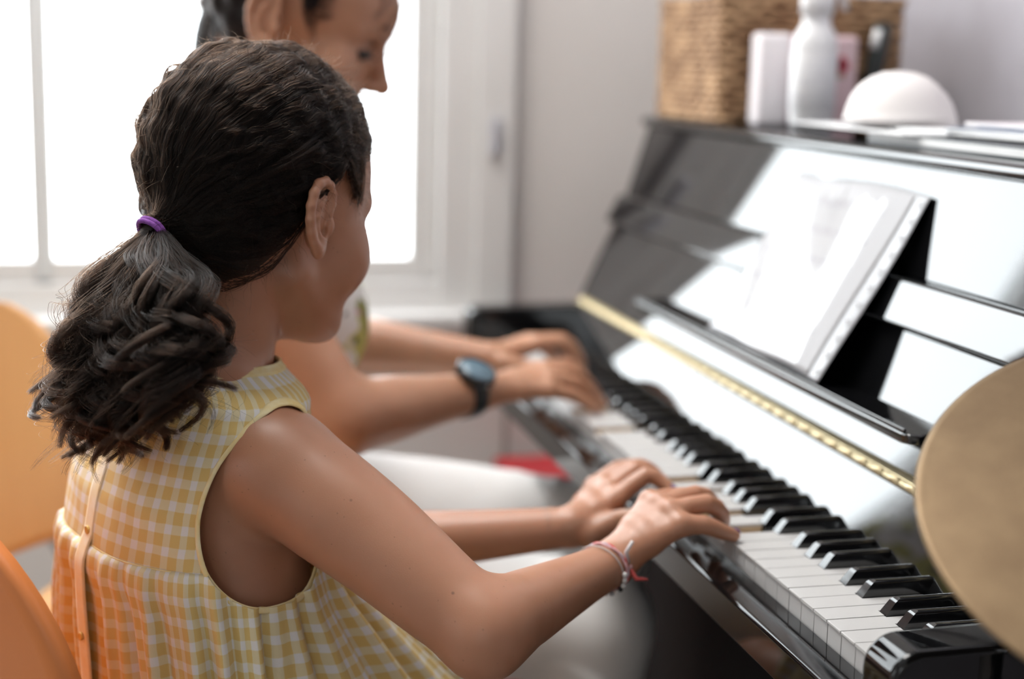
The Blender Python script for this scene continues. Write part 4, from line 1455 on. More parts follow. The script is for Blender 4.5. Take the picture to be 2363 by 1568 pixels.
gpart(strands("frizz", gH.W(P3), np.linspace(0.00008, 0.00004, 12), M_hair_g, None), hair)

# ponytail: curly locks falling from the tie
TW = gH.W(TIE)
back = -gH.f * np.array([1, 1, 0]); back /= np.linalg.norm(back)
def ponytail(nlock, per, rng):
    out = []
    npt = 46
    t = np.linspace(0, 1, npt)
    gx = np.array([0.62, -0.79, 0.0])             # away from her back
    lat = np.array([0.79, 0.62, 0.0])             # across her back (towards the piano)
    for q in range(nlock):
        # where the lock ends relative to the tie
        a = rng.uniform(-1, 1)
        dep = rng.uniform(-0.2, 1)
        L = rng.uniform(0.105, 0.182) * (1 - 0.30 * max(0.0, a))
        across = 0.016 + (0.092 if a > 0 else 0.042) * a
        outw = 0.030 + 0.030 * dep
        bul = np.sin(np.clip(t * 1.3, 0, 1) * np.pi * 0.5)
        base = TW[None] + lat * (across * bul)[:, None] + gx * (outw * bul + 0.016 * t)[:, None]
        base = base - np.array([0, 0, 1.0]) * (L * (0.25 * t + 0.75 * t ** 1.3))[:, None]
        turns = rng.uniform(1.2, 2.3) * rng.choice([-1, 1])
        rc = rng.uniform(0.0085, 0.0175) * np.clip((t - 0.12) / 0.5, 0, 1) ** 0.8 * (1 + 0.8 * np.clip((t - 0.75) / 0.25, 0, 1))
        ph = rng.uniform(0, 6.28)
        ang = ph + 2 * np.pi * turns * t ** 1.35
        hx = np.cos(ang) * rc
        hy = np.sin(ang) * rc
        base = base + lat * hx[:, None] + gx * hy[:, None] + np.array([0, 0, 1.0]) * (0.5 * rc * np.sin(ang * 1.0 + 1.3))[:, None]
        tan = np.gradient(base, axis=0)
        tan /= np.linalg.norm(tan, axis=1, keepdims=True)
        e1 = np.cross(tan, [0.3, 0.5, 0.8]); e1 /= np.linalg.norm(e1, axis=1, keepdims=True)
        e2 = np.cross(tan, e1)
        rr = rng.uniform(0, 1, per) ** 0.6 * rng.uniform(0.0032, 0.0072)
        aa = rng.uniform(0, 6.28, per)
        env = np.interp(t, [0, 0.12, 0.45, 0.85, 1], [0.55, 0.9, 1.0, 0.70, 0.16]) * 1.15
        off = rr[:, None, None] * env[None, :, None] * (np.cos(aa)[:, None, None] * e1[None] + np.sin(aa)[:, None, None] * e2[None])
        fz = rng.normal(size=(per, npt, 3)).cumsum(1) * 0.00015
        out.append(base[None] + off + fz)
    return np.concatenate(out)
r2 = np.random.default_rng(23)
PT = np.concatenate([ponytail(95, 120, r2), ponytail(150, 12, r2)])
tail = gpart(strands("ponytail", PT, np.concatenate([np.full(40, 0.00013), np.linspace(0.00012, 0.00004, 6)]), M_hair_g, None), hair)
FZ = ponytail(60, 8, np.random.default_rng(5))
FZ = FZ + np.random.default_rng(6).normal(size=(len(FZ), 1, 3)) * np.array([0.010, 0.012, 0.004]) * np.linspace(0, 1, FZ.shape[1])[None, :, None]
FZ += np.random.default_rng(8).normal(size=FZ.shape).cumsum(1) * 0.0005
gpart(strands("flyaway_hair", FZ, 0.000045, M_hair_g, None), hair)
# dark core so the tail is not see-through
C_ = Body()
gx = np.array([0.62, -0.79, 0.0]); lat = np.array([0.79, 0.62, 0.0])
C_.cone(TW, TW + gx * 0.018 + np.array([0, 0, -0.030]), 0.010, 0.014, 0.01)
C_.cone(TW + gx * 0.020 + np.array([0, 0, -0.03]), TW + gx * 0.030 + lat * 0.012 + np.array([0, 0, -0.10]), 0.016, 0.034, 0.01)
C_.cone(TW + gx * 0.030 + lat * 0.0 + np.array([0, 0, -0.08]), TW + gx * 0.022 - lat * 0.012 + np.array([0, 0, -0.145]), 0.034, 0.020, 0.01)
lo_, hi_ = TW - 0.14, TW + 0.12
gpart(obj("hair_core", body_mesh("hair_core", C_, [((-0.44, -0.62, 0.05), (-0.17, -0.36, 0.33), 0.003)]), M_hair_d), hair)
# hair tie
tdir = gx * 0.85 + np.array([0, 0, -0.5]); tdir /= np.linalg.norm(tdir)
e1 = np.cross(tdir, [0, 0, 1.0]); e1 /= np.linalg.norm(e1)
e2 = np.cross(tdir, e1)
M_tie = noise_mat("purple_elastic", (0.20, 0.05, 0.30), (0.28, 0.09, 0.40), 300, 0.8, 0.4)
mb = MB()
for off in (-0.0016, 0.0016):
    mb.tube([TW + tdir * (0.004 + off + 0.0006 * math.sin(3 * a)) + 0.0128 * (math.cos(a) * e1 + math.sin(a) * e2) for a in np.linspace(0, 2 * math.pi, 40, endpoint=False)], 0.0021, 8, closed=True)
gpart(mb.build("hair_tie", M_tie, smooth=True))

# ---- dress
DL = [(0.1610, 0.0470, 0.037, 0.056), (0.1570, 0.0570, 0.040, 0.059), (0.1525, 0.0740, 0.043, 0.062), (0.1465, 0.0980, 0.047, 0.066), (0.1390, 0.1150, 0.050, 0.070),
      (0.1240, 0.1260, 0.054, 0.076), (0.1000, 0.1310, 0.064, 0.081), (0.0600, 0.1340, 0.080, 0.086), (0.0200, 0.1350, 0.095, 0.088),
      (0.0000, 0.1390, 0.104, 0.0895), (-0.0300, 0.1480, 0.130, 0.088), (-0.0800, 0.1600, 0.182, 0.084), (-0.1400, 0.1720, 0.245, 0.082), (-0.2100, 0.1850, 0.285, 0.086), (-0.2700, 0.1900, 0.300, 0.092)]
DL = np.array(DL)
SEAM = 0.018
def dress_pt(phi, z, fold=True):
    a, bf, bb = (np.interp(z, DL[::-1, 0], DL[::-1, i]) for i in (1, 2, 3))
    c, s = math.cos(phi), math.sin(phi)
    e = 0.86
    cc, ss = math.copysign(abs(c) ** e, c), math.copysign(abs(s) ** e, s)
    P = T(z, a * cc, (bf if s > 0 else bb) * ss)
    if fold and z < SEAM:
        dpt = min(1.0, (SEAM - z) / 0.07)
        f = (math.sin(23 * phi + 1.3 * math.sin(3 * phi) + 4 * z) + 0.6 * math.sin(41 * phi + 2.0 + 2.1 * math.sin(5 * phi))) * (0.0011 + 0.0042 * dpt)
        puff = 0.005 * math.exp(-((SEAM - z - 0.012) / 0.02) ** 2)
        P = P + (gR * cc + gF * ss) * (f + puff)
    elif fold:
        P = P + (gR * cc + gF * ss) * 0.0012 * math.sin(7 * phi + 60 * z) * math.sin(50 * z + 2 * phi)
    return P
# armhole in (phi, z): signed function, negative inside the hole
AH_Z0, AH_Z1 = -0.010, 0.1420
def arm_g(phi, z, side=0.0):
    d = (phi - side + math.pi) % (2 * math.pi) - math.pi
    d = d if side == 0.0 else -d
    zc, rz = (AH_Z0 + AH_Z1) / 2, (AH_Z1 - AH_Z0) / 2
    u = (z - zc) / rz
    wd = 0.60 if d < 0 else 0.62
    return math.hypot(d / wd, u) - 1 if True else 0
def pitch_u(phi, z):
    return 0.0
def dress_panel(name, zs, nphi, umul):
    V, UV, G = [], [], []
    for j, z in enumerate(zs):
        pts = [dress_pt(2 * math.pi * i / nphi - math.pi, z) for i in range(nphi + 1)]
        for i, p in enumerate(pts):
            phi = 2 * math.pi * i / nphi - math.pi
            V.append(p)
            # cloth coordinates: across by angle times a mean girth, down by height
            UV.append((phi * 0.118 * umul, z))
            G.append(min(arm_g(phi, z), arm_g(phi, z, math.pi)))
    V, UV, G = np.array(V), np.array(UV), np.array(G)
    n = nphi + 1
    Q = np.array([(j * n + i, j * n + i + 1, (j + 1) * n + i + 1, (j + 1) * n + i) for j in range(len(zs) - 1) for i in range(nphi)])
    keep = (G[Q] > 0).any(1)
    Q = Q[keep]
    # move the corners that hang into the hole onto its rim
    for vi in np.unique(Q):
        if G[vi] < 0:
            j, i = divmod(vi, n)
            phi, z = 2 * math.pi * i / nphi - math.pi, zs[j]
            side = 0.0 if abs(phi) < math.pi / 2 else math.pi
            for _ in range(12):
                g = arm_g(phi, z, side)
                gp = (arm_g(phi + 1e-4, z, side) - g) / 1e-4
                gz = (arm_g(phi, z + 1e-5, side) - g) / 1e-5
                st = g / (gp * gp * 0.0144 ** -1 * 0.0001 + gz * gz * 1.0 + gp * gp / 0.0156)
                phi -= st * gp / 0.0156
                z -= st * gz
                if abs(g) < 1e-4:
                    break
            V[vi] = dress_pt(phi, z)
            UV[vi] = (phi * 0.118 * umul, z)
    used = np.unique(Q)
    rm = np.full(len(V), -1); rm[used] = np.arange(len(used))
    me = fast_mesh(name, V[used], rm[Q][:, ::-1], True, UV[used])
    return me
def gingham(name, warm=1.0):
    m = mat(name, (0.8, 0.7, 0.4), 0.85, Sheen_Weight=0.15)
    uvn = nd(m, "ShaderNodeUVMap")
    sep = nd(m, "ShaderNodeSeparateXYZ")
    nz = nd(m, "ShaderNodeTexNoise"); nz.inputs["Scale"].default_value = 60.0
    lk(m, uvn.outputs["UV"], nz.inputs["Vector"])
    wob = nd(m, "ShaderNodeVectorMath", operation='MULTIPLY_ADD')
    lk(m, nz.outputs["Color"], wob.inputs[0]); wob.inputs[1].default_value = (0.0022, 0.0022, 0); lk(m, uvn.outputs["UV"], wob.inputs[2])
    lk(m, wob.outputs[0], sep.inputs[0])
    fac = []
    for ax_, p in (("X", 0.0165), ("Y", 0.0172)):
        a = nd(m, "ShaderNodeMath", operation='DIVIDE'); lk(m, sep.outputs[ax_], a.inputs[0]); a.inputs[1].default_value = p
        b = nd(m, "ShaderNodeMath", operation='PINGPONG'); lk(m, a.outputs[0], b.inputs[0]); b.inputs[1].default_value = 0.5
        c = nd(m, "ShaderNodeMapRange"); c.inputs["From Min"].default_value, c.inputs["From Max"].default_value = 0.19, 0.235
        c.inputs["To Min"].default_value, c.inputs["To Max"].default_value = 1.0, 0.0
        lk(m, b.outputs[0], c.inputs["Value"])
        fac.append(c.outputs["Result"])
    s = nd(m, "ShaderNodeMath", operation='ADD'); lk(m, fac[0], s.inputs[0]); lk(m, fac[1], s.inputs[1])
    h = nd(m, "ShaderNodeMath", operation='MULTIPLY'); lk(m, s.outputs[0], h.inputs[0]); h.inputs[1].default_value = 0.5
    col = ramp(m, h.outputs[0], [(0.0, (0.79, 0.57, 0.205)), (0.5, (0.83, 0.72, 0.45)), (1.0, (0.88, 0.85, 0.82))])
    lk(m, col, bsdf(m).inputs["Base Color"])
    # weave
    wv = nd(m, "ShaderNodeTexNoise"); wv.inputs["Scale"].default_value = 1400.0
    lk(m, uvn.outputs["UV"], wv.inputs["Vector"])
    bp = nd(m, "ShaderNodeBump"); bp.inputs["Strength"].default_value = 0.25; bp.inputs["Distance"].default_value = 0.0005
    lk(m, wv.outputs["Fac"], bp.inputs["Height"]); lk(m, bp.outputs["Normal"], bsdf(m).inputs["Normal"])
    # thin cotton lets some light through
    out = m.node_tree.nodes["Material Output"]
    tr = nd(m, "ShaderNodeBsdfTranslucent"); lk(m, col, tr.inputs["Color"])
    mx = nd(m, "ShaderNodeMixShader"); mx.inputs["Fac"].default_value = 0.18
    lk(m, bsdf(m).outputs[0], mx.inputs[1]); lk(m, tr.outputs[0], mx.inputs[2]); lk(m, mx.outputs[0], out.inputs["Surface"])
    return m
M_ging = gingham("yellow_gingham")
dress = gpart(obj("dress", dress_panel("yoke", np.linspace(0.1610, SEAM, 56), 300, 1.0), M_ging))
s_ = dress.modifiers.new("solid", 'SOLIDIFY'); s_.thickness = 0.0012; s_.offset = 1
sk = gpart(obj("skirt", dress_panel("skirt", np.linspace(SEAM + 0.0005, -0.27, 90), 420, 1.75), M_ging), dress)
s_ = sk.modifiers.new("solid", 'SOLIDIFY'); s_.thickness = 0.0012; s_.offset = 1
M_bind = noise_mat("yellow_binding", (0.80, 0.60, 0.25), (0.84, 0.74, 0.46), 90, 0.85)
for side in (0.0, math.pi):
    pts = []
    for a in np.linspace(0, 2 * math.pi, 90, endpoint=False):
        zc, rz = (AH_Z0 + AH_Z1) / 2, (AH_Z1 - AH_Z0) / 2
        d = math.cos(a); wd = 0.60 if d < 0 else 0.62
        phi = d * wd if side == 0.0 else math.pi - d * wd
        pts.append((phi, zc + rz * math.sin(a)))
    mb = MB()
    def rim(u, v):
        k = int(round(u * 90)) % 90
        phi, z = pts[k]
        ph0 = 0.0 if side == 0.0 else math.pi
        zc = (AH_Z0 + AH_Z1) / 2
        s = 1.0 + v * 0.062 - 0.004
        P = dress_pt(ph0 + (phi - ph0) * s, zc + (z - zc) * s, False)
        n = (P - T(P[2])); n[2] = 0.0; n /= np.linalg.norm(n) + 1e-9
        return tuple(P + n * (0.0021 + 0.0006 * math.sin(math.pi * v)))
    mb.grid(rim, 90, 5, True)
    gpart(mb.build("armhole_binding", M_bind, smooth=True, solid=0.0010), dress)
# collar band, back placket, buttons, yoke seam
mb = MB()
mb.grid(lambda u, v: tuple(dress_pt(2 * math.pi * u, 0.1592 - 0.0005 + 0.0060 * (v - 0.4), False) + np.array([0, 0, 0.0]) + 0.002 * (dress_pt(2 * math.pi * u, 0.157, False) - T(0.157)) / 0.06), 80, 5, True)
gpart(mb.build("neck_binding", M_bind, smooth=True, solid=0.0025), dress)
mb = MB()
def plk(u, v):
    z = 0.157 - v * 0.40
    P = dress_pt(-math.pi / 2 + (u - 0.5) * 0.07, z, False)
    return tuple(P - gF * (0.0018 + 0.0052 * min(1.0, max(0.0, (SEAM + 0.01 - z) / 0.02))))
mb.grid(plk, 7, 60)
gpart(mb.build("button_placket", noise_mat("placket_cotton", (0.82, 0.68, 0.40), (0.86, 0.80, 0.66), 70, 0.85), smooth=True, solid=0.002), dress)
M_button = mat("yellow_button", (0.70, 0.45, 0.12), 0.35)
for z in (0.030, -0.06):
    P = dress_pt(-math.pi / 2, z, False) - gF * (0.0034 + (0.0062 if z < SEAM else 0.0))
    q = Vector(-gF).to_track_quat('Z', 'Y').to_matrix().to_4x4()
    gpart(MB().lathe([(0, 0.0005), (0.002, 0.0006), (0.0030, 0.0012), (0.0035, 0.0008), (0.0035, -0.0010), (0, -0.0012)], 20, Matrix.Translation(P) @ q).build("button", M_button, smooth=True), dress)
mb = MB()
seam_pts = [dress_pt(p, SEAM + 0.0005) + (dress_pt(p, SEAM, False) - T(SEAM)) * 0.012 for p in np.linspace(0.80, 2 * math.pi - 0.78, 160)]
gpart(MB().tube(seam_pts, 0.0009, 6).build("yoke_seam", M_bind, smooth=True), dress)

# ---- bracelets on the right wrist
fa = (Wr - E_) / np.linalg.norm(Wr - E_)
b1 = np.cross(fa, [0, 0, 1.0]); b1 /= np.linalg.norm(b1)
b2 = np.cross(b1, fa)
def wrist_pt(t, a, r):
    c = E_ + (Wr - E_) * t
    return c + r * (math.cos(a) * b1 + math.sin(a) * b2)

brc = Matrix.Translation(Vector(E_ + (Wr - E_) * 0.93)).inverted()
def bracelet(name):
    o = empty(name, tuple(E_ + (Wr - E_) * 0.93))
    o.parent = girl
    o.matrix_parent_inverse = GI
    return o
def bpart(o, par):
    o.parent = par
    o.matrix_parent_inverse = brc
    return o
M_thr = [noise_mat("pink_thread", (0.62, 0.30, 0.32), (0.72, 0.45, 0.45), 400, 0.8), noise_mat("lilac_thread", (0.50, 0.38, 0.45), (0.65, 0.55, 0.6), 400, 0.8), noise_mat("red_thread", (0.55, 0.06, 0.06), (0.68, 0.14, 0.12), 400, 0.8)]
cordb = bracelet("cord_bracelet")
for k in range(3):
    pts = [wrist_pt(0.945 - 0.030 * math.sin(a) * 0.6 + 0.006 * (k - 1) + 0.004 * math.sin(3 * a + k), a, 0.0212 + 0.0006 * math.sin(8 * a + 2 * k)) for a in np.linspace(0, 2 * math.pi, 64, endpoint=False)]
    bpart(MB().tube(pts, 0.0013, 6, closed=True).build("cord", M_thr[k], smooth=True), cordb)
kn0 = onX(1450, 1308, -.262)
bpart(MB().tube([kn0, kn0 + np.array([0.004, 0.006, -0.010]), onX(1495, 1338, -.258)], [0.0022, 0.0020, 0.0010], 8).build("loose_end", M_thr[2], smooth=True), cordb)
bpart(MB().tube([kn0, onX(1445, 1275, -.258), onX(1460, 1250, -.257)], [0.0022, 0.0018, 0.0016], 8).build("loose_end", mat("white_thread", (0.75, 0.7, 0.7), 0.7), smooth=True), cordb)
bpart(MB().lathe([(0, -0.003), (0.003, -0.0022), (0.0038, 0), (0.003, 0.0022), (0, 0.003)], 12, Matrix.Translation(kn0)).build("knot", M_thr[0], smooth=True), cordb)
beadb = bracelet("bead_bracelet")
bpart(MB().tube([wrist_pt(0.925 - 0.045 * math.sin(a) * 0.8 - 0.02, a, 0.0222) for a in np.linspace(0, 2 * math.pi, 48, endpoint=False)], 0.0006, 6, closed=True).build("elastic", mat("clear_elastic", (0.6, 0.58, 0.58), 0.3), smooth=True), beadb)
M_bd = [mat("clear_bead", (0.72, 0.70, 0.68), 0.15), mat("dark_bead", (0.03, 0.025, 0.025), 0.15), mat("grey_bead", (0.35, 0.34, 0.36), 0.2)]
sph = [(0.0023 * math.sin(a), -0.0023 * math.cos(a)) for a in np.linspace(0, math.pi, 9)]
bead_me = []
for mm in M_bd:
    me_ = MB().lathe(sph, 12).mesh("bead", True); me_.materials.append(mm); bead_me.append(me_)
for k in range(26):
    a = 2 * math.pi * k / 26
    if math.sin(a) > 0.15:
        continue
    o = bpy.data.objects.new("bead", bead_me[(0, 0, 2, 1, 0, 2, 0, 1)[k % 8]])
    COL.objects.link(o)
    o.location = wrist_pt(0.925 - 0.045 * math.sin(a) * 0.8 - 0.02, a, 0.0232)
    bpart(o, beadb)
# ---------------------------------------------------------------- the teacher
M_skin_w = skin_mat("teacher_skin", (0.42, 0.205, 0.118), (0.47, 0.24, 0.145))
wH = Frame((-0.850, -0.333, 0.450), -14, 18, 0, 1.12)
lady = empty("person", (-0.86, -0.42, FLOOR), label="dark-haired person in white trousers and floral top wearing a black watch", cat="person")
LI = Matrix.Translation((0.86, 0.42, -FLOOR))
def lpart(o, parent=None):
    o.parent = parent or lady
    if parent is None:
        o.matrix_parent_inverse = LI
    return o
B = Body()
B.ell((-0.86, -0.378, 0.16), (0.145, 0.090, 0.165), None, 0.03)
B.ell((-0.86, -0.385, -0.04), (0.125, 0.090, 0.14), None, 0.03)
B.ell((-0.86, -0.42, -0.17), (0.165, 0.12, 0.09), None, 0.03)
B.cone((-0.86, -0.405, 0.285), wH.w(0, -0.022, -0.03), 0.056, 0.052, 0.025)
B.cone((-0.86, -0.41, 0.300), (-0.735, -0.430, 0.270), 0.036, 0.034, 0.03)
B.cone((-0.86, -0.41, 0.300), (-0.985, -0.430, 0.270), 0.036, 0.034, 0.03)
RS, RE, RW = np.array([-0.712, -0.440, 0.258]), np.array([-0.640, -0.300, 0.036]), np.array([-0.757, -0.122, 0.034])
LS, LE, LW = np.array([-1.008, -0.432, 0.258]), np.array([-1.035, -0.275, 0.045]), np.array([-0.958, -0.068, 0.030])
for s0, e0, w0 in ((RS, RE, RW), (LS, LE, LW)):
    B.ell(s0, (0.050, 0.050, 0.050), None, 0.02)
    B.chain([s0, (s0 + e0) / 2, e0], [0.048, 0.044, 0.039], 0.02)
    B.chain([e0, e0 + (w0 - e0) * 0.25, e0 + (w0 - e0) * 0.6, w0], [0.037, 0.038, 0.030, 0.0225], 0.02)
q2, q3, q4, q5 = (onX(1238, 852, -.800), onX(1256, 862, -.785), onX(1266, 878, -.770), onX(1266, 900, -.755))
QF = [[onX(1312, 842, -.815), onX(1345, 868, -.822), np.array([-0.840, 0.040, 0.0075])],
      [onX(1325, 860, -.795), onX(1362, 890, -.802), np.array([-0.812, 0.040, 0.0075])],
      [onX(1330, 885, -.778), onX(1368, 915, -.782), np.array([-0.786, 0.036, 0.0075])],
      [onX(1322, 912, -.760), onX(1358, 932, -.760), np.array([-0.764, 0.022, 0.0072])]]
add_hand(B, RW, [q2, q3, q4, q5], QF, [RW + np.array([-0.02, 0.015, -0.002]), np.array([-0.812, -0.082, 0.024]), np.array([-0.836, -0.052, 0.018]), np.array([-0.850, -0.020, 0.010])], 0.019, 0.97)
v2, v3, v4, v5 = (np.array([-0.972, 0.000, 0.046]), np.array([-0.993, 0.002, 0.046]), np.array([-1.013, -0.002, 0.042]), np.array([-1.031, -0.010, 0.036]))
VF = [[v2 + np.array([-0.002, 0.036, 0.002]), v2 + np.array([-0.002, 0.056, -0.018]), v2 + np.array([-0.001, 0.066, -0.038])],
      [v3 + np.array([-0.004, 0.040, 0.002]), v3 + np.array([-0.005, 0.062, -0.018]), v3 + np.array([-0.006, 0.072, -0.038])],
      [v4 + np.array([-0.005, 0.036, 0.001]), v4 + np.array([-0.007, 0.056, -0.017]), v4 + np.array([-0.008, 0.066, -0.034])],
      [v5 + np.array([-0.006, 0.028, 0.000]), v5 + np.array([-0.009, 0.044, -0.013]), v5 + np.array([-0.010, 0.054, -0.028])]]
add_hand(B, LW, [v2, v3, v4, v5], VF, [LW + np.array([0.018, 0.014, 0]), np.array([-0.930, -0.030, 0.026]), np.array([-0.925, 0.004, 0.020]), np.array([-0.930, 0.030, 0.010])], 0.019, 0.97)
add_head(B, wH, 0.084, True)
add_ear(B, wH, 1, 8, 2)
add_ear(B, wH, -1, 8, 14)
# lower legs and feet
KN = {1: np.array([-0.690, 0.000, -0.234]), -1: np.array([-0.880, 0.060, -0.195])}
AN = {1: np.array([-0.700, 0.010, FLOOR + 0.08]), -1: np.array([-0.900, 0.050, FLOOR + 0.08])}
for s0 in (1, -1):
    B.chain([KN[s0], AN[s0]], [0.048, 0.030], 0.02)
    B.cone(AN[s0] + np.array([0, -0.02, -0.045]), AN[s0] + np.array([0.01, 0.085, -0.055]), 0.030, 0.020, 0.015)
boxes = [((-0.98, -0.50, 0.30), (-0.74, -0.19, 0.58), 0.0016),
         ((-1.12, -0.15, -0.02), (-0.72, 0.10, 0.09), 0.0018),
         ((-1.12, -0.56, FLOOR), (-0.58, 0.16, 0.335), 0.0045)]
lbody = lpart(obj("body", body_mesh("teacher_body", B, boxes), M_skin_w))
# eye, brow, lashes
for sx in (1, -1):
    lpart(MB().tube([wH.w(0.013 * sx, 0.0995, 0.0215), wH.w(0.028 * sx, 0.0955, 0.0275), wH.w(0.045 * sx, 0.0830, 0.0235)], [0.0030, 0.0040, 0.0018], 8).build("eyebrow", mat("brow_brown", (0.10, 0.055, 0.035), 0.7), smooth=True), lbody)
    ls = MB()
    for k in range(13):
        x = (0.021 + 0.0019 * k) * sx
        yb = 0.0880 - 0.00075 * k
        ls.tube([wH.w(x, yb, -0.003), wH.w(x * 1.03, yb + 0.004, -0.006), wH.w(x * 1.08, yb + 0.0085, -0.0065)], [0.0009, 0.0007, 0.0003], 5)
    ls.tube([wH.w(0.020 * sx, 0.0885, -0.0030), wH.w(0.032 * sx, 0.0885, -0.0045), wH.w(0.041 * sx, 0.0835, -0.0050), wH.w(0.0465 * sx, 0.0740, -0.0040)], [0.0022, 0.0042, 0.0048, 0.0026], 8)
    lpart(MB().lathe([(0.0078 * math.sin(a), -0.0078 * math.cos(a)) for a in np.linspace(0, math.pi, 9)], 14, Matrix.Translation(wH.w(0.0365 * sx, 0.0815, -0.0060))).build("eye", mat("eye_dark", (0.02, 0.013, 0.01), 0.15), smooth=True), lbody)
    lpart(ls.build("eyelashes", mat("lash_black", (0.02, 0.014, 0.012), 0.6)), lbody)
# hair pulled back
def hairline_w(y):
    ys = [-0.115, -0.080, -0.050, -0.026, -0.012, 0.004, 0.016, 0.024, 0.034, 0.044, 0.058, 0.075, 0.10]
    zs = [-0.080, -0.075, -0.055, -0.030, 0.004, 0.036, 0.032, 0.000, -0.002, 0.022, 0.044, 0.056, 0.062]
    return np.interp(y, ys, zs)
hairline_g = hairline
def hairline(y, x):
    return hairline_w(y)
_tie = TIE
TIE = np.array([0.0, -0.084, -0.010])
tie_dir = (TIE - HC) / np.linalg.norm(TIE - HC)
HR = np.array([0.0785, 0.1010, 0.0915])
HC = np.array([0, 0.0095, 0.036])
NC, NR = np.array([0, -0.018, -0.022]), np.array([0.060, 0.052, 0.060])
r3 = np.random.default_rng(31)
capV = []
for j in range(nv):
    for i in range(nu):
        a = 2 * math.pi * i / nu
        lo_t, hi_t = 0.0, math.pi
        for _ in range(18):
            mt = (lo_t + hi_t) / 2
            d = np.array([math.sin(mt) * math.sin(a), math.sin(mt) * math.cos(a), math.cos(mt)])
            P = hair_surf(d)
            if P[2] > hairline(P[1], P[0]):
                lo_t = mt
            else:
                hi_t = mt
        th = lo_t * (j / (nv - 1))
        d = np.array([math.sin(th) * math.sin(a), math.sin(th) * math.cos(a), math.cos(th)])
        edge = max(0.0, (j / (nv - 1) - 0.86) / 0.14)
        capV.append(hair_surf(d, -0.0012 - 0.0060 * edge))
lhair = lpart(obj("hair", fast_mesh("teacher_hair", wH.W(np.array(capV)), capQ), M_hair_d))
PW = combed(5000, r3, lift=(0, 0.003), wave=0.0006)
lpart(strands("combed_hair", wH.W(PW), 0.00013, hair_mat("teacher_hair_strand", (0.010, 0.0065, 0.0055)), None), lhair)
Kn = Body()
Kn.chain([wH.w(0, -0.055, 0.02), wH.w(0, -0.062, -0.030), wH.w(0.0, -0.050, -0.09), wH.w(0, -0.040, -0.16), wH.w(0, -0.050, -0.24)], [0.026, 0.030, 0.030, 0.026, 0.016], 0.01)
lpart(obj("hair_length", body_mesh("hair_length", Kn, [((-0.95, -0.56, 0.12), (-0.77, -0.30, 0.52), 0.003)]), M_hair_d), lhair)

# floral sleeveless top
M_flor = mat("floral_cotton", (0.8, 0.79, 0.76), 0.85)
_tc = nd(M_flor, "ShaderNodeTexCoord")
def blot(scale, lo, off):
    mp = nd(M_flor, "ShaderNodeMapping"); mp.inputs["Location"].default_value = off
    lk(M_flor, _tc.outputs["Object"], mp.inputs["Vector"])
    n = nd(M_flor, "ShaderNodeTexNoise"); n.inputs["Scale"].default_value = scale; n.inputs["Detail"].default_value = 1.0
    lk(M_flor, mp.outputs["Vector"], n.inputs["Vector"])
    m_ = nd(M_flor, "ShaderNodeMapRange"); m_.inputs["From Min"].default_value = lo; m_.inputs["From Max"].default_value = lo + 0.03
    lk(M_flor, n.outputs["Fac"], m_.inputs["Value"])
    return m_.outputs["Result"]
colr = None
for sc_, lo_, off_, c_ in ((26, 0.55, (0, 0, 0), (0.50, 0.48, 0.14)), (30, 0.63, (3, 1, 2), (0.24, 0.25, 0.06)), (34, 0.66, (7, 5, 1), (0.02, 0.02, 0.025)), (34, 0.69, (1, 9, 4), (0.62, 0.35, 0.42))):
    mx = nd(M_flor, "ShaderNodeMix", data_type='RGBA')
    lk(M_flor, blot(sc_, lo_, off_), mx.inputs["Factor"])
    if colr is None:
        mx.inputs["A"].default_value = (0.78, 0.77, 0.74, 1)
    else:
        lk(M_flor, colr, mx.inputs["A"])
    mx.inputs["B"].default_value = (*c_, 1)
    colr = mx.outputs["Result"]
lk(M_flor, colr, bsdf(M_flor).inputs["Base Color"])
Tp = Body()
Tp.ell((-0.86, -0.374, 0.150), (0.152, 0.115, 0.155), None, 0.03)
Tp.ell((-0.82, -0.300, 0.105), (0.060, 0.055, 0.065), None, 0.03)
Tp.ell((-0.90, -0.300, 0.105), (0.060, 0.055, 0.065), None, 0.03)
Tp.ell((-0.86, -0.375, -0.04), (0.145, 0.120, 0.16), None, 0.04)
Tp.ell((-0.86, -0.41, -0.13), (0.172, 0.135, 0.06), None, 0.03)
Tp.cone((-0.80, -0.41, 0.286), (-0.768, -0.425, 0.268), 0.043, 0.043, 0.03)
Tp.cone((-0.92, -0.41, 0.286), (-0.952, -0.425, 0.268), 0.043, 0.043, 0.03)
lpart(obj("floral_top", body_mesh("floral_top", Tp, [((-1.05, -0.56, -0.21), (-0.67, -0.20, 0.36), 0.004)]), M_flor))
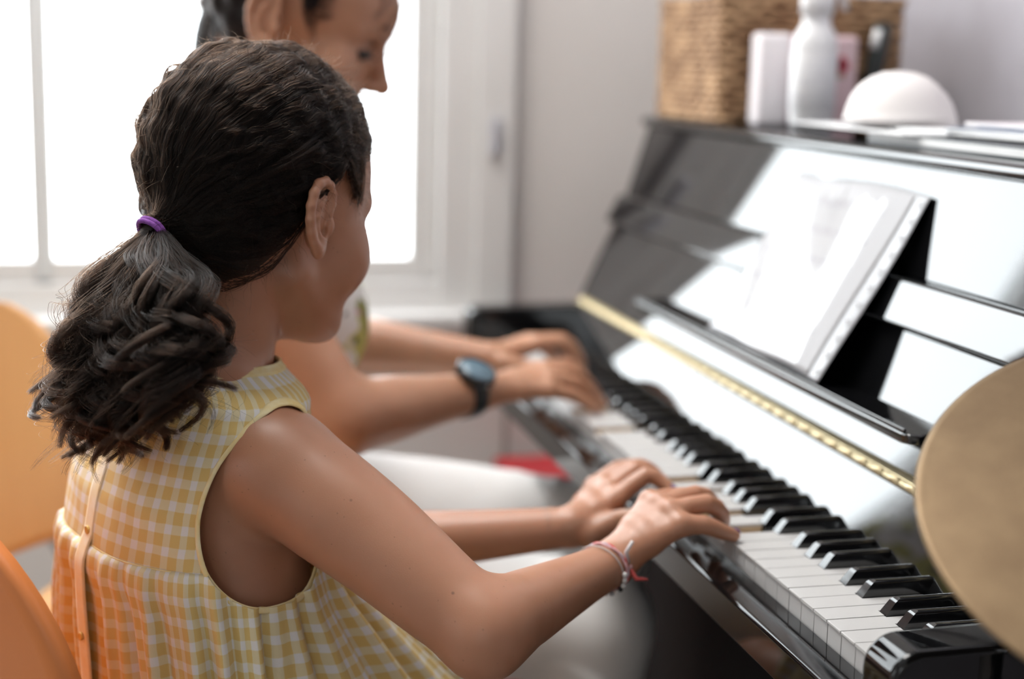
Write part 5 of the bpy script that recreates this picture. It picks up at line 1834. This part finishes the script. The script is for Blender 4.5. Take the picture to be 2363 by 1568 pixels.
# white trousers
M_trou = noise_mat("white_trouser_cloth", (0.90, 0.885, 0.87), (0.92, 0.91, 0.90), 30, 0.85, 0.25)
Tr = Body()
HIP = {1: np.array([-0.775, -0.40, -0.205]), -1: np.array([-0.940, -0.40, -0.158])}
Tr.ell((-0.86, -0.43, -0.18), (0.178, 0.135, 0.095), None, 0.03)
for s0 in (1, -1):
    Tr.chain([HIP[s0], HIP[s0] * 0.5 + KN[s0] * 0.5 + np.array([0, 0, 0.008]), KN[s0]], [0.088, 0.082, 0.070], 0.03)
    Tr.chain([KN[s0], KN[s0] * 0.5 + AN[s0] * 0.5 + np.array([0, -0.012, 0]), AN[s0] + np.array([0, 0, 0.05])], [0.069, 0.066, 0.062], 0.02)
    for q in range(7):                                           # soft folds across the thigh and below the knee
        t = 0.15 + 0.12 * q
        c = HIP[s0] * (1 - t) + KN[s0] * t
        rr = 0.092 - 0.022 * t
        Tr.chain([c + np.array([0.045, -0.02, rr * 0.72]), c + np.array([0.0, 0.01, rr * 0.97]), c + np.array([-0.05, 0.03, rr * 0.7])], [0.004, 0.006, 0.004], 0.010)
    for q in range(4):
        z = KN[s0][2] - 0.05 - 0.06 * q
        c = np.array([KN[s0][0], KN[s0][1] - 0.004, z])
        Tr.chain([c + np.array([0.05, -0.05, 0.03]), c + np.array([0.068, 0.0, 0.0]), c + np.array([0.04, 0.055, -0.03])], [0.003, 0.006, 0.003], 0.012)
lpart(obj("trousers", body_mesh("trousers", Tr, [((-1.06, -0.58, FLOOR), (-0.58, 0.17, -0.02), 0.0045)]), M_trou))
# wrist watch on the right arm
wa = (RW - RE) / np.linalg.norm(RW - RE)
wu = np.array([0.75, -0.15, 1.0]); wu -= wa * (wu @ wa); wu /= np.linalg.norm(wu)
wl = np.cross(wa, wu)
wc = RE + (RW - RE) * 0.88
watch = empty("wristwatch", tuple(wc)); watch.parent = lady; watch.matrix_parent_inverse = LI
WI = Matrix.Translation(wc).inverted()
def wp(o):
    o.parent = watch; o.matrix_parent_inverse = WI; return o
M_wb = mat("watch_black", (0.012, 0.016, 0.018), 0.4)
strap = MB()
def strp(u, v):
    a = 2 * math.pi * u
    return tuple(wc + wa * (v - 0.5) * 0.021 + 0.0262 * (math.cos(a) * wl + math.sin(a) * wu))
strap.grid(strp, 48, 3, True)
wp(strap.build("strap", M_wb, smooth=True, solid=0.003))
Mw = Matrix(((wl[0], wa[0], wu[0], 0), (wl[1], wa[1], wu[1], 0), (wl[2], wa[2], wu[2], 0), (0, 0, 0, 1)))
top = Matrix.Translation(wc + wu * 0.0255) @ Mw
wp(MB().lathe([(0, 0), (0.0195, 0), (0.0208, 0.002), (0.0208, 0.008), (0.0195, 0.0105), (0.0178, 0.0108), (0.0172, 0.0096)], 40, top @ Matrix.Scale(1.15, 4)).build("case", mat("watch_case", (0.05, 0.055, 0.06), 0.25, Metallic=0.7), smooth=True))
wp(MB().lathe([(0, 0.0096), (0.0174, 0.0096), (0.0176, 0.0090)], 40, top @ Matrix.Scale(1.15, 4)).build("dial", mat("watch_dial", (0.13, 0.20, 0.25), 0.2), smooth=True))
hands = MB()
for a, l in ((0.6, 0.012), (2.3, 0.009)):
    hands.tube([tuple(top @ Vector((0, 0, 0.0101))), tuple(top @ Vector((l * math.cos(a), l * math.sin(a), 0.0101)))], 0.0005, 6)
wp(hands.build("watch_hands", mat("watch_hand", (0.7, 0.7, 0.7), 0.3)))
wp(MB().tube([tuple(top @ Vector((0.0205, 0, 0.005))), tuple(top @ Vector((0.024, 0, 0.005)))], 0.0025, 12).build("crown", M_chrome, smooth=True))

# ---------------------------------------------------------------- chairs and the red box
M_wood = noise_mat("honey_plywood", (0.58, 0.295, 0.115), (0.66, 0.36, 0.155), 6, 0.42, stretch=(1, 1, 0.15))
M_orange = noise_mat("orange_shell", (0.72, 0.22, 0.055), (0.76, 0.25, 0.07), 5, 0.4)
M_steel = mat("grey_steel_tube", (0.45, 0.45, 0.46), 0.3, Metallic=0.9)
def chair(name, base, yaw, top_z, seat_z, back_w, back_lo, back_d, m, label, corner=0.09, curve=0.04, lean=0.05):
    e = empty(name, (base[0], base[1], FLOOR), label=label, cat="chair")
    e.rotation_euler[2] = math.radians(yaw)
    z0 = -FLOOR
    # local: x right, y forward, z up from the floor
    def panel(u, v):
        x = (u - 0.5) * 2
        w = back_w / 2
        zt, zb = top_z + z0, back_lo + z0
        h = zt - zb
        # rounded upper corners
        s = 1.0
        zz = zb + h * v
        k = (zz - (zt - corner)) / corner
        if k > 0:
            s = (w - corner + corner * math.sqrt(max(0.0, 1 - k * k))) / w
        y = -back_d - lean * v + curve * (x * s) ** 2
        return (x * w * s, y, zz)
    MB().grid(panel, 21, 25).build("backrest", m, e, smooth=True, solid=0.014)
    sz = seat_z + z0
    MB().grid(lambda u, v: ((u - 0.5) * 0.34 * (0.92 + 0.08 * v), -back_d + 0.02 + 0.40 * v, sz - 0.012 * math.sin(math.pi * u) - 0.02 * max(0, v - 0.85)), 17, 17).build("seat", m, e, smooth=True, solid=0.014)
    for sx in (1, -1):
        MB().tube([(0.15 * sx, -back_d + 0.08, sz - 0.015), (0.19 * sx, -back_d + 0.01, 0.008)], 0.011, 10).build("leg", M_steel, e, smooth=True)
        MB().tube([(0.15 * sx, -back_d + 0.36, sz - 0.015), (0.19 * sx, -back_d + 0.41, 0.008)], 0.011, 10).build("leg", M_steel, e, smooth=True)
        MB().tube([(0.16 * sx, -back_d + 0.05, sz - 0.012), (0.17 * sx, -back_d - 0.004, sz + 0.06), (0.16 * sx, -back_d - 0.02 - lean * 0.4 + curve * 0.4, back_lo + z0 + 0.08)], 0.010, 10).build("back_post", M_steel, e, smooth=True)
    return e
chair("wooden_chair", (-0.865, -0.535), -30, 0.105, -0.285, 0.40, -0.22, 0.20, M_wood, "honey coloured wooden chair under the person with the watch", corner=0.13)
chair("plastic_chair", (-0.416, -0.463), 25, 0.090, -0.295, 0.40, -0.24, 0.20, M_orange, "bright orange chair the girl in yellow is sitting on", corner=0.15)
rb = empty("red_box", (-1.385, 0.24, FLOOR), label="tall red box standing between the piano's bass end and the window wall", cat="box")
M_red = noise_mat("red_paint", (0.45, 0.02, 0.03), (0.52, 0.03, 0.04), 10, 0.45)
MB().box(-0.085, 0.085, -0.17, 0.17, 0, 0.455).build("box_body", M_red, rb, bevel=0.006)
MB().box(-0.09, 0.09, -0.175, 0.175, 0.4555, 0.476).build("box_lid", M_red, rb, bevel=0.004)
